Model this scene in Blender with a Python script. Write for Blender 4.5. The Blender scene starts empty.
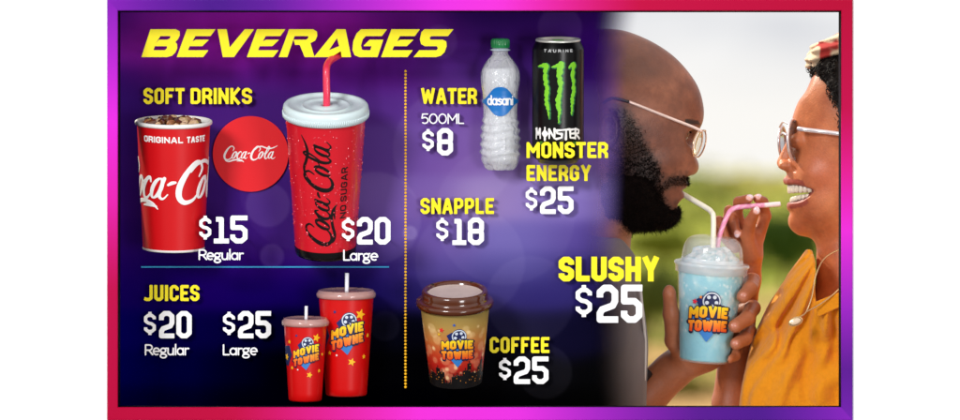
import bpy, bmesh, math, random
import numpy as np
from mathutils import Vector
rnd = random.Random(7)
nrs = np.random.RandomState(5)
scene = bpy.context.scene
col = scene.collection
S = 0.001          # one unit of the layout drawing is a millimetre
D = 12.0           # camera distance from the face of the board
ZC = 1.5
R = math.radians

# ------------------------------------------------------------------ camera
cam_d = bpy.data.cameras.new('camera')
cam = bpy.data.objects.new('camera', cam_d); col.objects.link(cam)
cam.location = (0, -D, ZC); cam.rotation_euler = (R(90), 0, 0)
cam_d.sensor_width = 36; cam_d.lens = 36 * D / 0.96
cam_d.clip_start = 0.1; cam_d.clip_end = 2000
cam_d.dof.use_dof = True; cam_d.dof.focus_distance = D + 0.10; cam_d.dof.aperture_fstop = 14.0
scene.camera = cam
# ------------------------------------------------------------------ world, sun, lamps, exposure
SUN_EL, SUN_AZ = R(38), R(-52)
wd = bpy.data.worlds.new('World'); scene.world = wd; wd.use_nodes = True
nt = wd.node_tree; nt.nodes.clear()
out = nt.nodes.new('ShaderNodeOutputWorld'); bg = nt.nodes.new('ShaderNodeBackground')
tc = nt.nodes.new('ShaderNodeTexCoord'); mp = nt.nodes.new('ShaderNodeMapping')
mp.inputs['Scale'].default_value = (44, 44, 150)
nz = nt.nodes.new('ShaderNodeTexNoise'); nz.inputs['Scale'].default_value = 1.0; nz.inputs['Detail'].default_value = 3
rp = nt.nodes.new('ShaderNodeValToRGB')
rp.color_ramp.elements[0].position = .30; rp.color_ramp.elements[0].color = (.66, .68, .74, 1)
rp.color_ramp.elements[1].position = .62; rp.color_ramp.elements[1].color = (1, 1, 1, 1)
sep = nt.nodes.new('ShaderNodeSeparateXYZ')
mr = nt.nodes.new('ShaderNodeMapRange')
mr.inputs['From Min'].default_value = .0085; mr.inputs['From Max'].default_value = .015
mx = nt.nodes.new('ShaderNodeMix'); mx.data_type = 'RGBA'; mx.inputs[6].default_value = (1.04, 1.02, .98, 1)
L = nt.links
L.new(tc.outputs['Generated'], mp.inputs[0]); L.new(mp.outputs[0], nz.inputs['Vector']); L.new(nz.outputs['Fac'], rp.inputs[0])
L.new(tc.outputs['Generated'], sep.inputs[0]); L.new(sep.outputs['Z'], mr.inputs['Value'])
L.new(mr.outputs[0], mx.inputs[0]); L.new(rp.outputs[0], mx.inputs[7])
mr2 = nt.nodes.new('ShaderNodeMapRange'); mr2.inputs['From Min'].default_value = -.25; mr2.inputs['From Max'].default_value = -.01
mr2.inputs['To Min'].default_value = .16; mr2.inputs['To Max'].default_value = 1.0
L.new(sep.outputs['Z'], mr2.inputs['Value'])
vm = nt.nodes.new('ShaderNodeVectorMath'); vm.operation = 'SCALE'; L.new(mx.outputs[2], vm.inputs[0]); L.new(mr2.outputs[0], vm.inputs['Scale'])
L.new(vm.outputs[0], bg.inputs['Color']); bg.inputs['Strength'].default_value = 0.93
L.new(bg.outputs[0], out.inputs[0])
sd = bpy.data.lights.new('sun', 'SUN'); sd.energy = 5.0; sd.angle = R(1.0); sd.color = (1, .93, .80)
sun = bpy.data.objects.new('sun', sd); col.objects.link(sun)
sdir = Vector((math.sin(SUN_AZ) * math.cos(SUN_EL), math.cos(SUN_AZ) * math.cos(SUN_EL), math.sin(SUN_EL)))
sun.rotation_euler = sdir.to_track_quat('Z', 'Y').to_euler(); sun.location = sdir * 20
def area(name, loc, target, size, energy, color=(1, 1, 1)):
    d = bpy.data.lights.new(name, 'AREA'); d.shape = 'RECTANGLE'; d.size = size; d.size_y = size; d.energy = energy; d.color = color
    o = bpy.data.objects.new(name, d); col.objects.link(o); o.location = loc
    o.rotation_euler = (Vector(loc) - Vector(target)).to_track_quat('Z', 'Y').to_euler(); return o
area('key_softbox', (-1.9, -3.6, 2.9), (0, 0, ZC), 0.9, 118)
area('side_softbox', (1.6, -3.6, 1.1), (0.1, 0, ZC), 0.9, 46)
scene.view_settings.view_transform = 'Standard'; scene.view_settings.look = 'None'
scene.view_settings.exposure = 0; scene.view_settings.gamma = 1
scene.render.film_transparent = False
try:
    scene.cycles.use_denoising = True; scene.cycles.max_bounces = 8; scene.cycles.transparent_max_bounces = 24
    scene.cycles.sample_clamp_indirect = 4
except Exception: pass

# ------------------------------------------------------------------ helpers
def lin(c, a=1.0):
    r = []
    for x in c:
        x = x / 255.0
        r.append(x / 12.92 if x <= .04045 else ((x + .055) / 1.055) ** 2.4)
    return tuple(r) + (a,)
def linarr(c):
    c = np.clip(np.asarray(c, float) / 255.0, 0, 1)
    return np.where(c <= .04045, c / 12.92, ((c + .055) / 1.055) ** 2.4)
def W(u, v, w):
    y = w * S; f = (D + y) / D
    return Vector(((u - 480) * S * f, y, ZC + (210 - v) * S * f))
class Org:
    """origin of a thing in layout units"""
    def __init__(s, u, v, w): s.o = np.array([u, v, w], float); s.f = (D + w * S) / D; s.loc = W(u, v, w)
    def loc_verts(s, P):
        Q = (np.asarray(P, float) - s.o) * S * s.f
        return np.stack([Q[:, 0], Q[:, 2], -Q[:, 1]], 1)
MATS = {}
def mat(name, color=(200, 200, 200), rough=.5, metal=0, spec=.5, attr=False, bump=0, bscale=200, trans=0, ior=1.45, alpha=1,
        sss=0, coat=0, vary=0, vscale=60, emit=0, sheen=0, bdist=.0006, alpha_attr=False):
    if name in MATS: return MATS[name]
    m = bpy.data.materials.new(name); m.use_nodes = True; MATS[name] = m
    nt = m.node_tree; b = nt.nodes['Principled BSDF']; L = nt.links
    b.inputs['Base Color'].default_value = lin(color)
    b.inputs['Roughness'].default_value = rough; b.inputs['Metallic'].default_value = metal
    b.inputs['Specular IOR Level'].default_value = spec; b.inputs['Transmission Weight'].default_value = trans
    b.inputs['IOR'].default_value = ior; b.inputs['Coat Weight'].default_value = coat; b.inputs['Alpha'].default_value = alpha
    b.inputs['Sheen Weight'].default_value = sheen
    if sss:
        b.inputs['Subsurface Weight'].default_value = sss; b.inputs['Subsurface Radius'].default_value = (1, .4, .2)
        b.inputs['Subsurface Scale'].default_value = .004
    src = None
    tc = nt.nodes.new('ShaderNodeTexCoord')
    if attr:
        a = nt.nodes.new('ShaderNodeAttribute'); a.attribute_name = 'Col'; src = a.outputs['Color']
        if alpha_attr: L.new(a.outputs['Alpha'], b.inputs['Alpha'])
    if vary:
        n = nt.nodes.new('ShaderNodeTexNoise'); n.inputs['Scale'].default_value = vscale; n.inputs['Detail'].default_value = 5
        L.new(tc.outputs['Object'], n.inputs['Vector'])
        r = nt.nodes.new('ShaderNodeMapRange'); r.inputs['To Min'].default_value = 1 - vary; r.inputs['To Max'].default_value = 1 + vary
        L.new(n.outputs['Fac'], r.inputs['Value'])
        mm = nt.nodes.new('ShaderNodeVectorMath'); mm.operation = 'SCALE'
        if src: L.new(src, mm.inputs[0])
        else: mm.inputs[0].default_value = lin(color)[:3]
        L.new(r.outputs[0], mm.inputs['Scale']); src = mm.outputs[0]
    if src: L.new(src, b.inputs['Base Color'])
    if emit:
        b.inputs['Emission Strength'].default_value = emit
        if src: L.new(src, b.inputs['Emission Color'])
        else: b.inputs['Emission Color'].default_value = lin(color)
    if bump:
        n = nt.nodes.new('ShaderNodeTexNoise'); n.inputs['Scale'].default_value = bscale; n.inputs['Detail'].default_value = 4
        L.new(tc.outputs['Object'], n.inputs['Vector'])
        bp = nt.nodes.new('ShaderNodeBump'); bp.inputs['Strength'].default_value = bump; bp.inputs['Distance'].default_value = bdist
        L.new(n.outputs['Fac'], bp.inputs['Height']); L.new(bp.outputs[0], b.inputs['Normal'])
    return m
def tag(o, label=None, cat=None, group=None, kind=None):
    if label: o['label'] = label
    if cat: o['category'] = cat
    if group: o['group'] = group
    if kind: o['kind'] = kind
    return o
def empty(name, org, label, cat, group=None):
    o = bpy.data.objects.new(name, None); col.objects.link(o); o.empty_display_size = .02
    o.location = org.loc; tag(o, label, cat, group); return o
def rawmesh(name, V, F, m=None, colors=None, smooth=True, fix=True):
    me = bpy.data.meshes.new(name)
    me.from_pydata([tuple(map(float, p)) for p in V], [], [tuple(int(i) for i in f) for f in F])
    if fix:
        bm = bmesh.new(); bm.from_mesh(me); bmesh.ops.recalc_face_normals(bm, faces=bm.faces); bm.to_mesh(me); bm.free()
    if colors is not None:
        ca = me.color_attributes.new('Col', 'FLOAT_COLOR', 'POINT')
        C = np.ones((len(V), 4)); C[:, :colors.shape[1]] = colors
        ca.data.foreach_set('color', C.astype(np.float32).ravel())
    if smooth: me.polygons.foreach_set('use_smooth', [True] * len(me.polygons))
    if m: me.materials.append(m)
    me.update(); return me
def part(name, org, V, F, m, parent=None, colors=None, smooth=True, fix=True):
    me = rawmesh(name, org.loc_verts(V), F, m, colors, smooth, fix)
    o = bpy.data.objects.new(name, me); col.objects.link(o)
    if parent is None: o.location = org.loc
    else: o.parent = parent
    return o
def join(lst):
    V = []; F = []; k = 0
    for v, f in lst:
        V.append(np.asarray(v, float)); F += [tuple(i + k for i in q) for q in f]; k += len(v)
    return np.concatenate(V), F
def box(u0, u1, v0, v1, w0, w1):
    V = [(u, v, w) for w in (w0, w1) for v in (v0, v1) for u in (u0, u1)]
    return np.array(V, float), [(0, 1, 3, 2), (4, 6, 7, 5), (0, 4, 5, 1), (2, 3, 7, 6), (0, 2, 6, 4), (1, 5, 7, 3)]
def tube(pts, rad, n=10, caps=True):
    P = np.array(pts, float); m = len(P); rad = np.broadcast_to(np.array(rad, float), (m,))
    T = np.gradient(P, axis=0); T /= np.linalg.norm(T, axis=1)[:, None] + 1e-9
    N = np.cross(T[0], [0.13, 0.21, 1.0]); N /= np.linalg.norm(N)
    V = []
    for i in range(m):
        N = N - T[i] * N.dot(T[i]); N /= np.linalg.norm(N) + 1e-9; B = np.cross(T[i], N)
        for j in range(n):
            a = 2 * math.pi * j / n; V.append(P[i] + rad[i] * (math.cos(a) * N + math.sin(a) * B))
    F = [(i * n + j, i * n + (j + 1) % n, (i + 1) * n + (j + 1) % n, (i + 1) * n + j) for i in range(m - 1) for j in range(n)]
    if caps: F += [tuple(range(n)), tuple(range((m - 1) * n, m * n))]
    return np.array(V), F
def crom(pts, n=8, closed=False):
    P = np.array(pts, float); m = len(P); outp = []
    idx = range(m if closed else m - 1)
    for i in idx:
        if closed: p0, p1, p2, p3 = P[(i - 1) % m], P[i], P[(i + 1) % m], P[(i + 2) % m]
        else: p0, p1, p2, p3 = P[max(i - 1, 0)], P[i], P[i + 1], P[min(i + 2, m - 1)]
        for t in np.linspace(0, 1, n, endpoint=False):
            outp.append(.5 * ((2 * p1) + (-p0 + p2) * t + (2 * p0 - 5 * p1 + 4 * p2 - p3) * t * t + (-p0 + 3 * p1 - 3 * p2 + p3) * t ** 3))
    if not closed: outp.append(P[-1])
    return np.array(outp)
def sph(c, r, n=10, m=7):
    c = np.array(c, float); r = np.broadcast_to(np.array(r, float), (3,)); V = [c + [0, -r[1], 0]]
    for i in range(1, m):
        a = math.pi * i / m
        for j in range(n):
            b = 2 * math.pi * j / n; V.append(c + r * [math.sin(a) * math.cos(b), -math.cos(a), math.sin(a) * math.sin(b)])
    V.append(c + [0, r[1], 0]); F = []
    for j in range(n): F.append((0, 1 + j, 1 + (j + 1) % n))
    for i in range(m - 2):
        for j in range(n):
            a = 1 + i * n; F.append((a + j, a + n + j, a + n + (j + 1) % n, a + (j + 1) % n))
    e = len(V) - 1; a = 1 + (m - 2) * n
    for j in range(n): F.append((e, a + (j + 1) % n, a + j))
    return np.array(V), F
# ---- value noise
_T = nrs.rand(32, 32, 32)
def vnoise(P):
    P = np.asarray(P, float); i = np.floor(P).astype(int); f = P - i; f = f * f * (3 - 2 * f); r = 0
    for a in (0, 1):
        for b in (0, 1):
            for c in (0, 1):
                w = (f[..., 0] if a else 1 - f[..., 0]) * (f[..., 1] if b else 1 - f[..., 1]) * (f[..., 2] if c else 1 - f[..., 2])
                r = r + w * _T[(i[..., 0] + a) % 32, (i[..., 1] + b) % 32, (i[..., 2] + c) % 32]
    return r
def fbm(P, o=3):
    r = 0; a = .5
    for k in range(o): r = r + a * (vnoise(P * 2 ** k + k * 7.3) - .5); a *= .5
    return r * 2

# ------------------------------------------------------------------ flat shapes from signed distances
def poly_sdf(U, V, pts):
    pts = np.asarray(pts, float); d = np.full(U.shape, 1e9); s = np.ones(U.shape)
    n = len(pts); j = n - 1
    for i in range(n):
        ex, ey = pts[j] - pts[i]; wx = U - pts[i][0]; wy = V - pts[i][1]
        t = np.clip((wx * ex + wy * ey) / (ex * ex + ey * ey + 1e-12), 0, 1)
        d = np.minimum(d, (wx - ex * t) ** 2 + (wy - ey * t) ** 2)
        c1 = V >= pts[i][1]; c2 = V < pts[j][1]; c3 = ex * wy > ey * wx
        flip = (c1 & c2 & c3) | (~c1 & ~c2 & ~c3); s = np.where(flip, -s, s); j = i
    return s * np.sqrt(d)
def seg_sdf(U, V, a, b, ra, rb, butt0=False, butt1=False):
    ax, ay = a; bx, by = b; ex, ey = bx - ax, by - ay; l2 = ex * ex + ey * ey + 1e-12; l = math.sqrt(l2)
    tt = ((U - ax) * ex + (V - ay) * ey) / l2; t = np.clip(tt, 0, 1)
    d = np.hypot(U - ax - ex * t, V - ay - ey * t) - (ra + (rb - ra) * t)
    if butt0: d = np.maximum(d, -tt * l)
    if butt1: d = np.maximum(d, (tt - 1) * l)
    return d
def stroke_sdf(U, V, strokes, butt=True, rad=None):
    """strokes: list of (points[,width]) ; half width rad when not given"""
    d = np.full(U.shape, 1e9)
    for st in strokes:
        n = len(st); closed = n > 2 and abs(st[0][0] - st[-1][0]) + abs(st[0][1] - st[-1][1]) < 1e-6
        for i in range(n - 1):
            a, b = st[i], st[i + 1]
            ra = a[2] if len(a) > 2 else rad; rb = b[2] if len(b) > 2 else rad
            d = np.minimum(d, seg_sdf(U, V, a[:2], b[:2], ra, rb, butt and i == 0 and not closed, butt and i == n - 2 and not closed))
    return d
def contour_fill(fn, b, res):
    x0, x1, y0, y1 = b; nx = int(math.ceil((x1 - x0) / res)) + 1; ny = int(math.ceil((y1 - y0) / res)) + 1
    xs = x0 + res * np.arange(nx) + res * .013; ys = y0 + res * np.arange(ny) + res * .017
    U, V = np.meshgrid(xs, ys); d = fn(U, V); verts = []; vid = {}; faces = []; loops = []
    def gv(i, j):
        k = (i, j)
        if k not in vid: vid[k] = len(verts); verts.append((xs[i], ys[j]))
        return vid[k]
    def ev(i, j, a, c):
        k = (i, j, a, c) if (i, j) < (a, c) else (a, c, i, j)
        if k not in vid:
            t = d[j, i] / (d[j, i] - d[c, a]); t = min(max(t, .02), .98)
            vid[k] = len(verts); verts.append((xs[i] + (xs[a] - xs[i]) * t, ys[j] + (ys[c] - ys[j]) * t))
        return vid[k]
    ins = d < 0
    cnt = ins[:-1, :-1].astype(int) + ins[1:, :-1] + ins[:-1, 1:] + ins[1:, 1:]
    J, I = np.nonzero(cnt)
    for j, i in zip(J.tolist(), I.tolist()):
        cs = [(i, j), (i + 1, j), (i + 1, j + 1), (i, j + 1)]
        if cnt[j, i] == 4: faces.append(tuple(gv(*c) for c in cs)); continue
        if cnt[j, i] == 2 and ins[j, i] == ins[j + 1, i + 1]:
            for k in range(4):
                if ins[cs[k][1], cs[k][0]]:
                    a = ev(*cs[k - 1], *cs[k]); e = ev(*cs[k], *cs[(k + 1) % 4]); faces.append((a, gv(*cs[k]), e)); loops.append((e, a))
            continue
        p = []; cr = []
        for k in range(4):
            a, c = cs[k], cs[(k + 1) % 4]; ia, ic = ins[a[1], a[0]], ins[c[1], c[0]]
            if ia: p.append(gv(*a))
            if ia != ic: q = ev(*a, *c); p.append(q); cr.append((q, ia))
        if len(cr) == 2:
            q0 = [q for q, ia in cr if ia][0]; q1 = [q for q, ia in cr if not ia][0]; loops.append((q0, q1))
        faces.append(tuple(p))
    return np.array(verts, float).reshape(-1, 2), faces, loops
def extrude(v2, faces, loops, w0, w1):
    n = len(v2); V = np.concatenate([np.c_[v2, np.full(n, w0)], np.c_[v2, np.full(n, w1)]])
    F = list(faces) + [tuple(i + n for i in f[::-1]) for f in faces] + [(a, a + n, b + n, b) for a, b in loops]
    return V, F

# ------------------------------------------------------------------ stroke fonts (centre lines in a unit box, y down)
CX, CY = .30, .13
ring = [(0, CY), (CX, 0), (1 - CX, 0), (1, CY), (1, 1 - CY), (1 - CX, 1), (CX, 1), (0, 1 - CY), (0, CY)]
FONT = {
 'S': (1, [[(1, .27), (1, CY), (1 - CX, 0), (CX, 0), (0, CY), (0, .36), (CX, .48), (1 - CX, .52), (1, .64), (1, 1 - CY), (1 - CX, 1), (CX, 1), (0, 1 - CY), (0, .73)]]),
 'O': (1, [ring]), '0': (1, [ring]), 'D': (1, [[(0, 0), (1 - CX, 0), (1, CY), (1, 1 - CY), (1 - CX, 1), (0, 1), (0, 0)]]),
 'F': (.85, [[(0, 1.12), (0, 0), (1.2, 0)], [(0, .5), (1, .5)]]), 'T': (.95, [[(-.2, 0), (1.2, 0)], [(.5, 0), (.5, 1.12)]]),
 'R': (1, [[(0, 1.12), (0, 0), (1 - CX, 0), (1, CY), (1, .4), (1 - CX, .54), (0, .54)], [(.55, .54), (1, .8), (1, 1.12)]]),
 'P': (1, [[(0, 1.12), (0, 0), (1 - CX, 0), (1, CY), (1, .44), (1 - CX, .58), (0, .58)]]),
 'I': (.0, [[(.5, -.12), (.5, 1.12)]]), 'N': (1.05, [[(0, 1.12), (0, -.12)], [(1, 1.12), (1, -.12)], [(.02, .05), (.98, .95)]]),
 'K': (1.02, [[(0, 1.12), (0, -.12)], [(1.05, -.1), (.12, .5), (1.05, 1.1)]]),
 'J': (1, [[(1, -.12), (1, 1 - CY), (1 - CX, 1), (CX, 1), (-.1, .93)]]), 'U': (1, [[(0, -.12), (0, 1 - CY), (CX, 1), (1 - CX, 1), (1, 1 - CY), (1, -.12)]]),
 'C': (1, [[(1, .3), (1, CY), (1 - CX, 0), (CX, 0), (0, CY), (0, 1 - CY), (CX, 1), (1 - CX, 1), (1, 1 - CY), (1, .7)]]),
 'G': (1, [[(1, .28), (1, CY), (1 - CX, 0), (CX, 0), (0, CY), (0, 1 - CY), (CX, 1), (1 - CX, 1), (1, 1 - CY), (1, .5), (.5, .5)]]),
 'E': (.88, [[(1.2, 0), (0, 0), (0, 1), (1.2, 1)], [(0, .5), (1.05, .5)]]), 'L': (.85, [[(0, -.12), (0, 1), (1.2, 1)]]),
 'W': (1.75, [[(-.02, -.12), (.24, 1), (.5, .1), (.76, 1), (1.02, -.12)]]), 'A': (1.15, [[(-.05, 1.12), (.42, 0), (.58, 0), (1.05, 1.12)], [(.2, .72), (.8, .72)]]),
 'M': (1.5, [[(0, 1.12), (0, 0), (.5, .62), (1, 0), (1, 1.12)]]), 'Y': (1.1, [[(-.05, -.12), (.5, .56), (1.05, -.12)], [(.5, .5), (.5, 1.12)]]),
 'H': (1, [[(0, -.12), (0, 1.12)], [(1, -.12), (1, 1.12)], [(0, .5), (1, .5)]]), 'V': (1.2, [[(-.03, -.12), (.5, 1), (1.03, -.12)]]),
 '1': (.72, [[(-.1, .06), (.5, .06), (.5, 1)], [(-.35, 1), (1.35, 1)]]),
 '2': (1, [[(0, .3), (0, CY), (CX, 0), (1 - CX, 0), (1, CY), (1, .42), (.85, .56), (.15, .68), (0, .8), (0, 1), (1.25, 1)]]),
 '5': (1, [[(1.25, 0), (0, 0), (0, .42), (1 - CX, .42), (1, .55), (1, 1 - CY), (1 - CX, 1), (CX, 1), (0, 1 - CY), (0, .72)]]),
 '8': (1, [[(.06, .5), (0, .4), (0, CY), (CX, 0), (1 - CX, 0), (1, CY), (1, .4), (.94, .5), (1, .6), (1, 1 - CY), (1 - CX, 1), (CX, 1), (0, 1 - CY), (0, .6), (.06, .5)], [(.06, .5), (.94, .5)]]),
 '$': (1, [[(1, .3), (1, .2), (1 - CX, .1), (CX, .1), (0, .2), (0, .38), (CX, .48), (1 - CX, .52), (1, .62), (1, .8), (1 - CX, .9), (CX, .9), (0, .8), (0, .7)], [(.5, -.12), (.5, .1)], [(.5, .9), (.5, 1.12)]]),
 '-': (.5, [[(0, .5), (1, .5)]]), ' ': (.45, []),
}
def layout(text, x0, x1, y0, y1, t, gap, font=FONT):
    """stroke lists in layout units for each glyph, fitted to the box"""
    ws = [max(font[c][0], 0) for c in text]
    # body width W: w_i*cw ; total = sum(ws)*cw + n*t + gaps
    n = len(text); nsp = text.count(' ')
    cw = ((x1 - x0) - (n - nsp) * t - (n - 1) * gap) / max(sum(ws), 1e-6)
    x = x0; res = []
    for c, w in zip(text, ws):
        wd_ = w * cw + (0 if c == ' ' else t)
        if c != ' ':
            sx, sy = x + t / 2, y0 + t / 2; W_, H_ = w * cw, (y1 - y0) - t
            st = []
            for s in font[c][1]:
                pts = []
                for (a, b_) in s:
                    px = sx + a * W_ if 0 <= a <= 1 else (sx - t / 2 * min(1, -a / .2 if a < 0 else 0) if a < 0 else sx + W_ + t / 2 * min(1, (a - 1) / .2))
                    if c == '1' : px = sx + a * W_
                    py = sy + b_ * H_ if 0 <= b_ <= 1 else (y0 if b_ < 0 else y1)
                    pts.append((px, py))
                st.append(pts)
            res.append((c, st, (x - t, x + wd_ + t, y0 - t, y1 + t), (x, x + wd_)))
        x += wd_ + gap
    return res
YEL = lambda: mat('yellow_letter_paint', (250, 232, 22), rough=.38, spec=.35, vary=.03)
WHT = lambda: mat('white_letter_paint', (246, 246, 248), rough=.38, spec=.4, vary=.02)
PIN = lambda: mat('pin_metal', (120, 120, 125), rough=.3, metal=1)
PANEL_W = 80
def pins(org, parent, spots, w0):
    for (u, v) in spots:
        V, F = tube([(u, v, w0), (u, v, PANEL_W + .5)], .7, 8)
        part('mounting_pin', org, V, F, PIN(), parent)
def letter_name(c): return 'dollar_sign' if c == '$' else ('digit' if c.isdigit() else 'letter')
def textline(name, words, label, cat, m, wf=68, th=4, group=None):
    """words: list of (text,x0,x1,y0,y1,t,gap)"""
    org = Org((words[0][1] + words[-1][2]) / 2, words[-1][4], wf)
    root = empty(name, org, label, cat, group); spots = []
    for (text, x0, x1, y0, y1, t, gap) in words:
        for (c, st, b, ex) in layout(text, x0, x1, y0, y1, t, gap):
            v2, f, lp = contour_fill(lambda U, V: stroke_sdf(U, V, st, True, t / 2), b, .42)
            V, F = extrude(v2, f, lp, wf, wf + th)
            part(letter_name(c), org, V, F, m, root, smooth=False)
        q = layout(text, x0, x1, y0, y1, t, gap)
        for k in (0, len(q) - 1):
            a = q[k][1][0][len(q[k][1][0]) // 2]; spots.append((a[0], a[1]))
    pins(org, root, spots, wf + th - .5)
    return root
# light round font
def arc(cx, cy, rx, ry, a0, a1, n=12):
    return [(cx + rx * math.cos(R(a0 + (a1 - a0) * i / n)), cy + ry * math.sin(R(a0 + (a1 - a0) * i / n))) for i in range(n + 1)]
LF = {
 'R': (.62, [[(.04, 1), (.04, 0), (.3, 0)] + arc(.32, .27, .24, .27, -90, 90) + [(.04, .54)], [(.3, .54), (.6, 1)]]),
 'e': (.56, [[(.04, .66), (.52, .66)] + arc(.28, .66, .24, .34, 0, -300)[1:]]),
 'g': (.58, [arc(.26, .56, .2, .22, 0, 360), [(.36, .38), (.52, .34)], [(.16, .76), (.1, .86), (.2, .93), (.36, .95)] + arc(.27, 1.13, .24, .19, -60, 240)]),
 'u': (.56, [[(.06, .34), (.06, .78)] + arc(.26, .78, .2, .22, 180, 0) + [(.48, .34)], [(.48, .34), (.48, 1)]]),
 'l': (.2, [[(.1, -.05), (.1, 1)]]),
 'a': (.6, [arc(.27, .67, .23, .33, -20, -340), [(.5, .34), (.5, 1)]]),
 'r': (.36, [[(.06, .34), (.06, 1)], [(.06, .56)] + arc(.26, .56, .2, .2, 180, 290, 6)]),
 'L': (.5, [[(.04, 0), (.04, 1), (.46, 1)]]),
 '5': (.66, [[(.56, 0), (.14, 0), (.08, .44)] + arc(.32, .68, .28, .32, -130, 130)]),
 '0': (.78, [arc(.38, .5, .32, .5, 0, 360, 20)]),
 'M': (.92, [[(.08, 1), (.08, 0), (.44, .66), (.8, 0), (.8, 1)]]),
 'd': (.62, [arc(.27, .67, .23, .33, 0, 360), [(.5, 0), (.5, 1)]]),
 's': (.5, [[(.42, .42), (.26, .34), (.1, .42), (.1, .55), (.26, .64), (.4, .72), (.42, .88), (.26, 1), (.06, .94)]]),
 'n': (.56, [[(.06, .34), (.06, 1)], [(.06, .6)] + arc(.27, .56, .2, .22, 180, 360, 8) + [(.47, 1)]]),
 'i': (.2, [[(.1, .36), (.1, 1)], [(.1, .1), (.1, .12)]]),
}
def light_layout(text, x0, x1, yc, yb, t, font=LF):
    h = yb - yc - t; tot = sum(font[c][0] for c in text); sx = (x1 - x0) / tot; x = x0; res = []
    for c in text:
        st = [[(x + a * sx, yc + t / 2 + b * h) for a, b in s] for s in font[c][1]]
        res.append((c, st, (x - 3, x + font[c][0] * sx + 3, yc - 4, yb + h * .5)))
        x += font[c][0] * sx
    return res
def lightline(name, text, x0, x1, yc, yb, t, label, cat, m, wf=68, th=3, group=None):
    org = Org((x0 + x1) / 2, yb, wf); root = empty(name, org, label, cat, group); q = light_layout(text, x0, x1, yc, yb, t)
    for (c, st, b) in q:
        v2, f, lp = contour_fill(lambda U, V: stroke_sdf(U, V, st, False, t / 2), b, .36)
        V, F = extrude(v2, f, lp, wf, wf + th); part(letter_name(c), org, V, F, m, root, smooth=False)
    pins(org, root, [q[0][1][0][0], q[-1][1][0][0]], wf + th - .5)
    return root

# ================================================================== THE SETTING
def struct(name, V, F, m, kind='structure', colors=None, smooth=False):
    me = rawmesh(name, V, F, m, colors, smooth); o = bpy.data.objects.new(name, me); col.objects.link(o); o['kind'] = kind; return o
FX0, FX1, FY0, FY1 = 107, 853, -1, 421         # outer edge of the frame
IX0, IX1, IY0, IY1 = 118, 841, 11, 407         # inner edge
def pw(u, v, w): return tuple(W(u, v, w))
# wall with its opening (a ring of four slabs, butted)
def wallpiece(x0, x1, z0, z1, y0=-.046, y1=.03):
    V = [(x, y, z) for y in (y0, y1) for z in (z0, z1) for x in (x0, x1)]
    return np.array(V), [(0, 1, 3, 2), (4, 6, 7, 5), (0, 4, 5, 1), (2, 3, 7, 6), (0, 2, 6, 4), (1, 5, 7, 3)]
ox0, ox1 = pw(110, 0, -40)[0], pw(850, 0, -40)[0]; oz0, oz1 = pw(0, 417, -40)[2], pw(0, 2, -40)[2]
V, F = join([wallpiece(-2.2, ox0, 0, 3.2), wallpiece(ox1, 2.2, 0, 3.2), wallpiece(ox0, ox1, 0, oz0), wallpiece(ox0, ox1, oz1, 3.2)])
struct('wall', V, F, mat('white_wall_paint', (252, 252, 252), rough=.9, spec=.1))
# meadow outside: one sheet that rises to a crest
nx, ny = 90, 90
xs = np.linspace(-1, 1, nx); ys = np.linspace(0, 1, ny)
X, Yq = np.meshgrid(xs, ys); Yw = 1.2 + 330 * Yq ** 2.2; Xw = X * (8 + Yw * .9)
vv = np.interp(Yw, [30, 60, 110, 165], [428, 300, 205, 169])
Zs = ZC + (210 - vv) * S * (D + Yw) / D
z30 = ZC + (210 - 428) * S * (D + 30) / D
Zg = np.where(Yw < 30, z30 * np.clip((Yw - 8) / 22, 0, 1) ** 1.5, Zs); Zg = np.where(Yw > 165, Zs - (Yw - 165) * .05, Zg)
Zg = Zg - Xw * .0016 * np.clip(Yw / 150, 0, 1) + fbm(np.stack([Xw * .05, Yw * .03, Xw * 0], -1)) * .12 * np.clip(Yw / 60, 0, 1) * (Yw < 150)
V = np.stack([Xw, Yw, Zg], -1).reshape(-1, 3)
F = [(j * nx + i, j * nx + i + 1, (j + 1) * nx + i + 1, (j + 1) * nx + i) for j in range(ny - 1) for i in range(nx - 1)]
mg = bpy.data.materials.new('meadow_grass'); mg.use_nodes = True; nt = mg.node_tree; b = nt.nodes['Principled BSDF']; b.inputs['Roughness'].default_value = 1; b.inputs['Specular IOR Level'].default_value = .05
tcg = nt.nodes.new('ShaderNodeTexCoord'); spx = nt.nodes.new('ShaderNodeSeparateXYZ'); nt.links.new(tcg.outputs['Object'], spx.inputs[0])
mrg = nt.nodes.new('ShaderNodeMapRange'); mrg.inputs['From Min'].default_value = 30; mrg.inputs['From Max'].default_value = 165; nt.links.new(spx.outputs['Y'], mrg.inputs['Value'])
nzg = nt.nodes.new('ShaderNodeTexNoise'); nzg.inputs['Scale'].default_value = .32; nzg.inputs['Detail'].default_value = 4; nt.links.new(tcg.outputs['Object'], nzg.inputs['Vector'])
ad = nt.nodes.new('ShaderNodeMath'); ad.operation = 'MULTIPLY_ADD'; ad.inputs[1].default_value = 1.3; ad.inputs[2].default_value = -.66; nt.links.new(nzg.outputs['Fac'], ad.inputs[0])
ad2 = nt.nodes.new('ShaderNodeMath'); ad2.operation = 'ADD'; nt.links.new(ad.outputs[0], ad2.inputs[0]); nt.links.new(mrg.outputs[0], ad2.inputs[1])
rg = nt.nodes.new('ShaderNodeValToRGB'); e = rg.color_ramp.elements
e[0].position = 0; e[0].color = lin((182, 140, 92)); e[1].position = 1; e[1].color = lin((204, 196, 128))
for p_, c_ in ((.16, (192, 160, 104)), (.3, (138, 146, 54)), (.55, (166, 172, 66)), (.75, (188, 184, 92))):
    q = e.new(p_); q.color = lin(c_)
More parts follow.
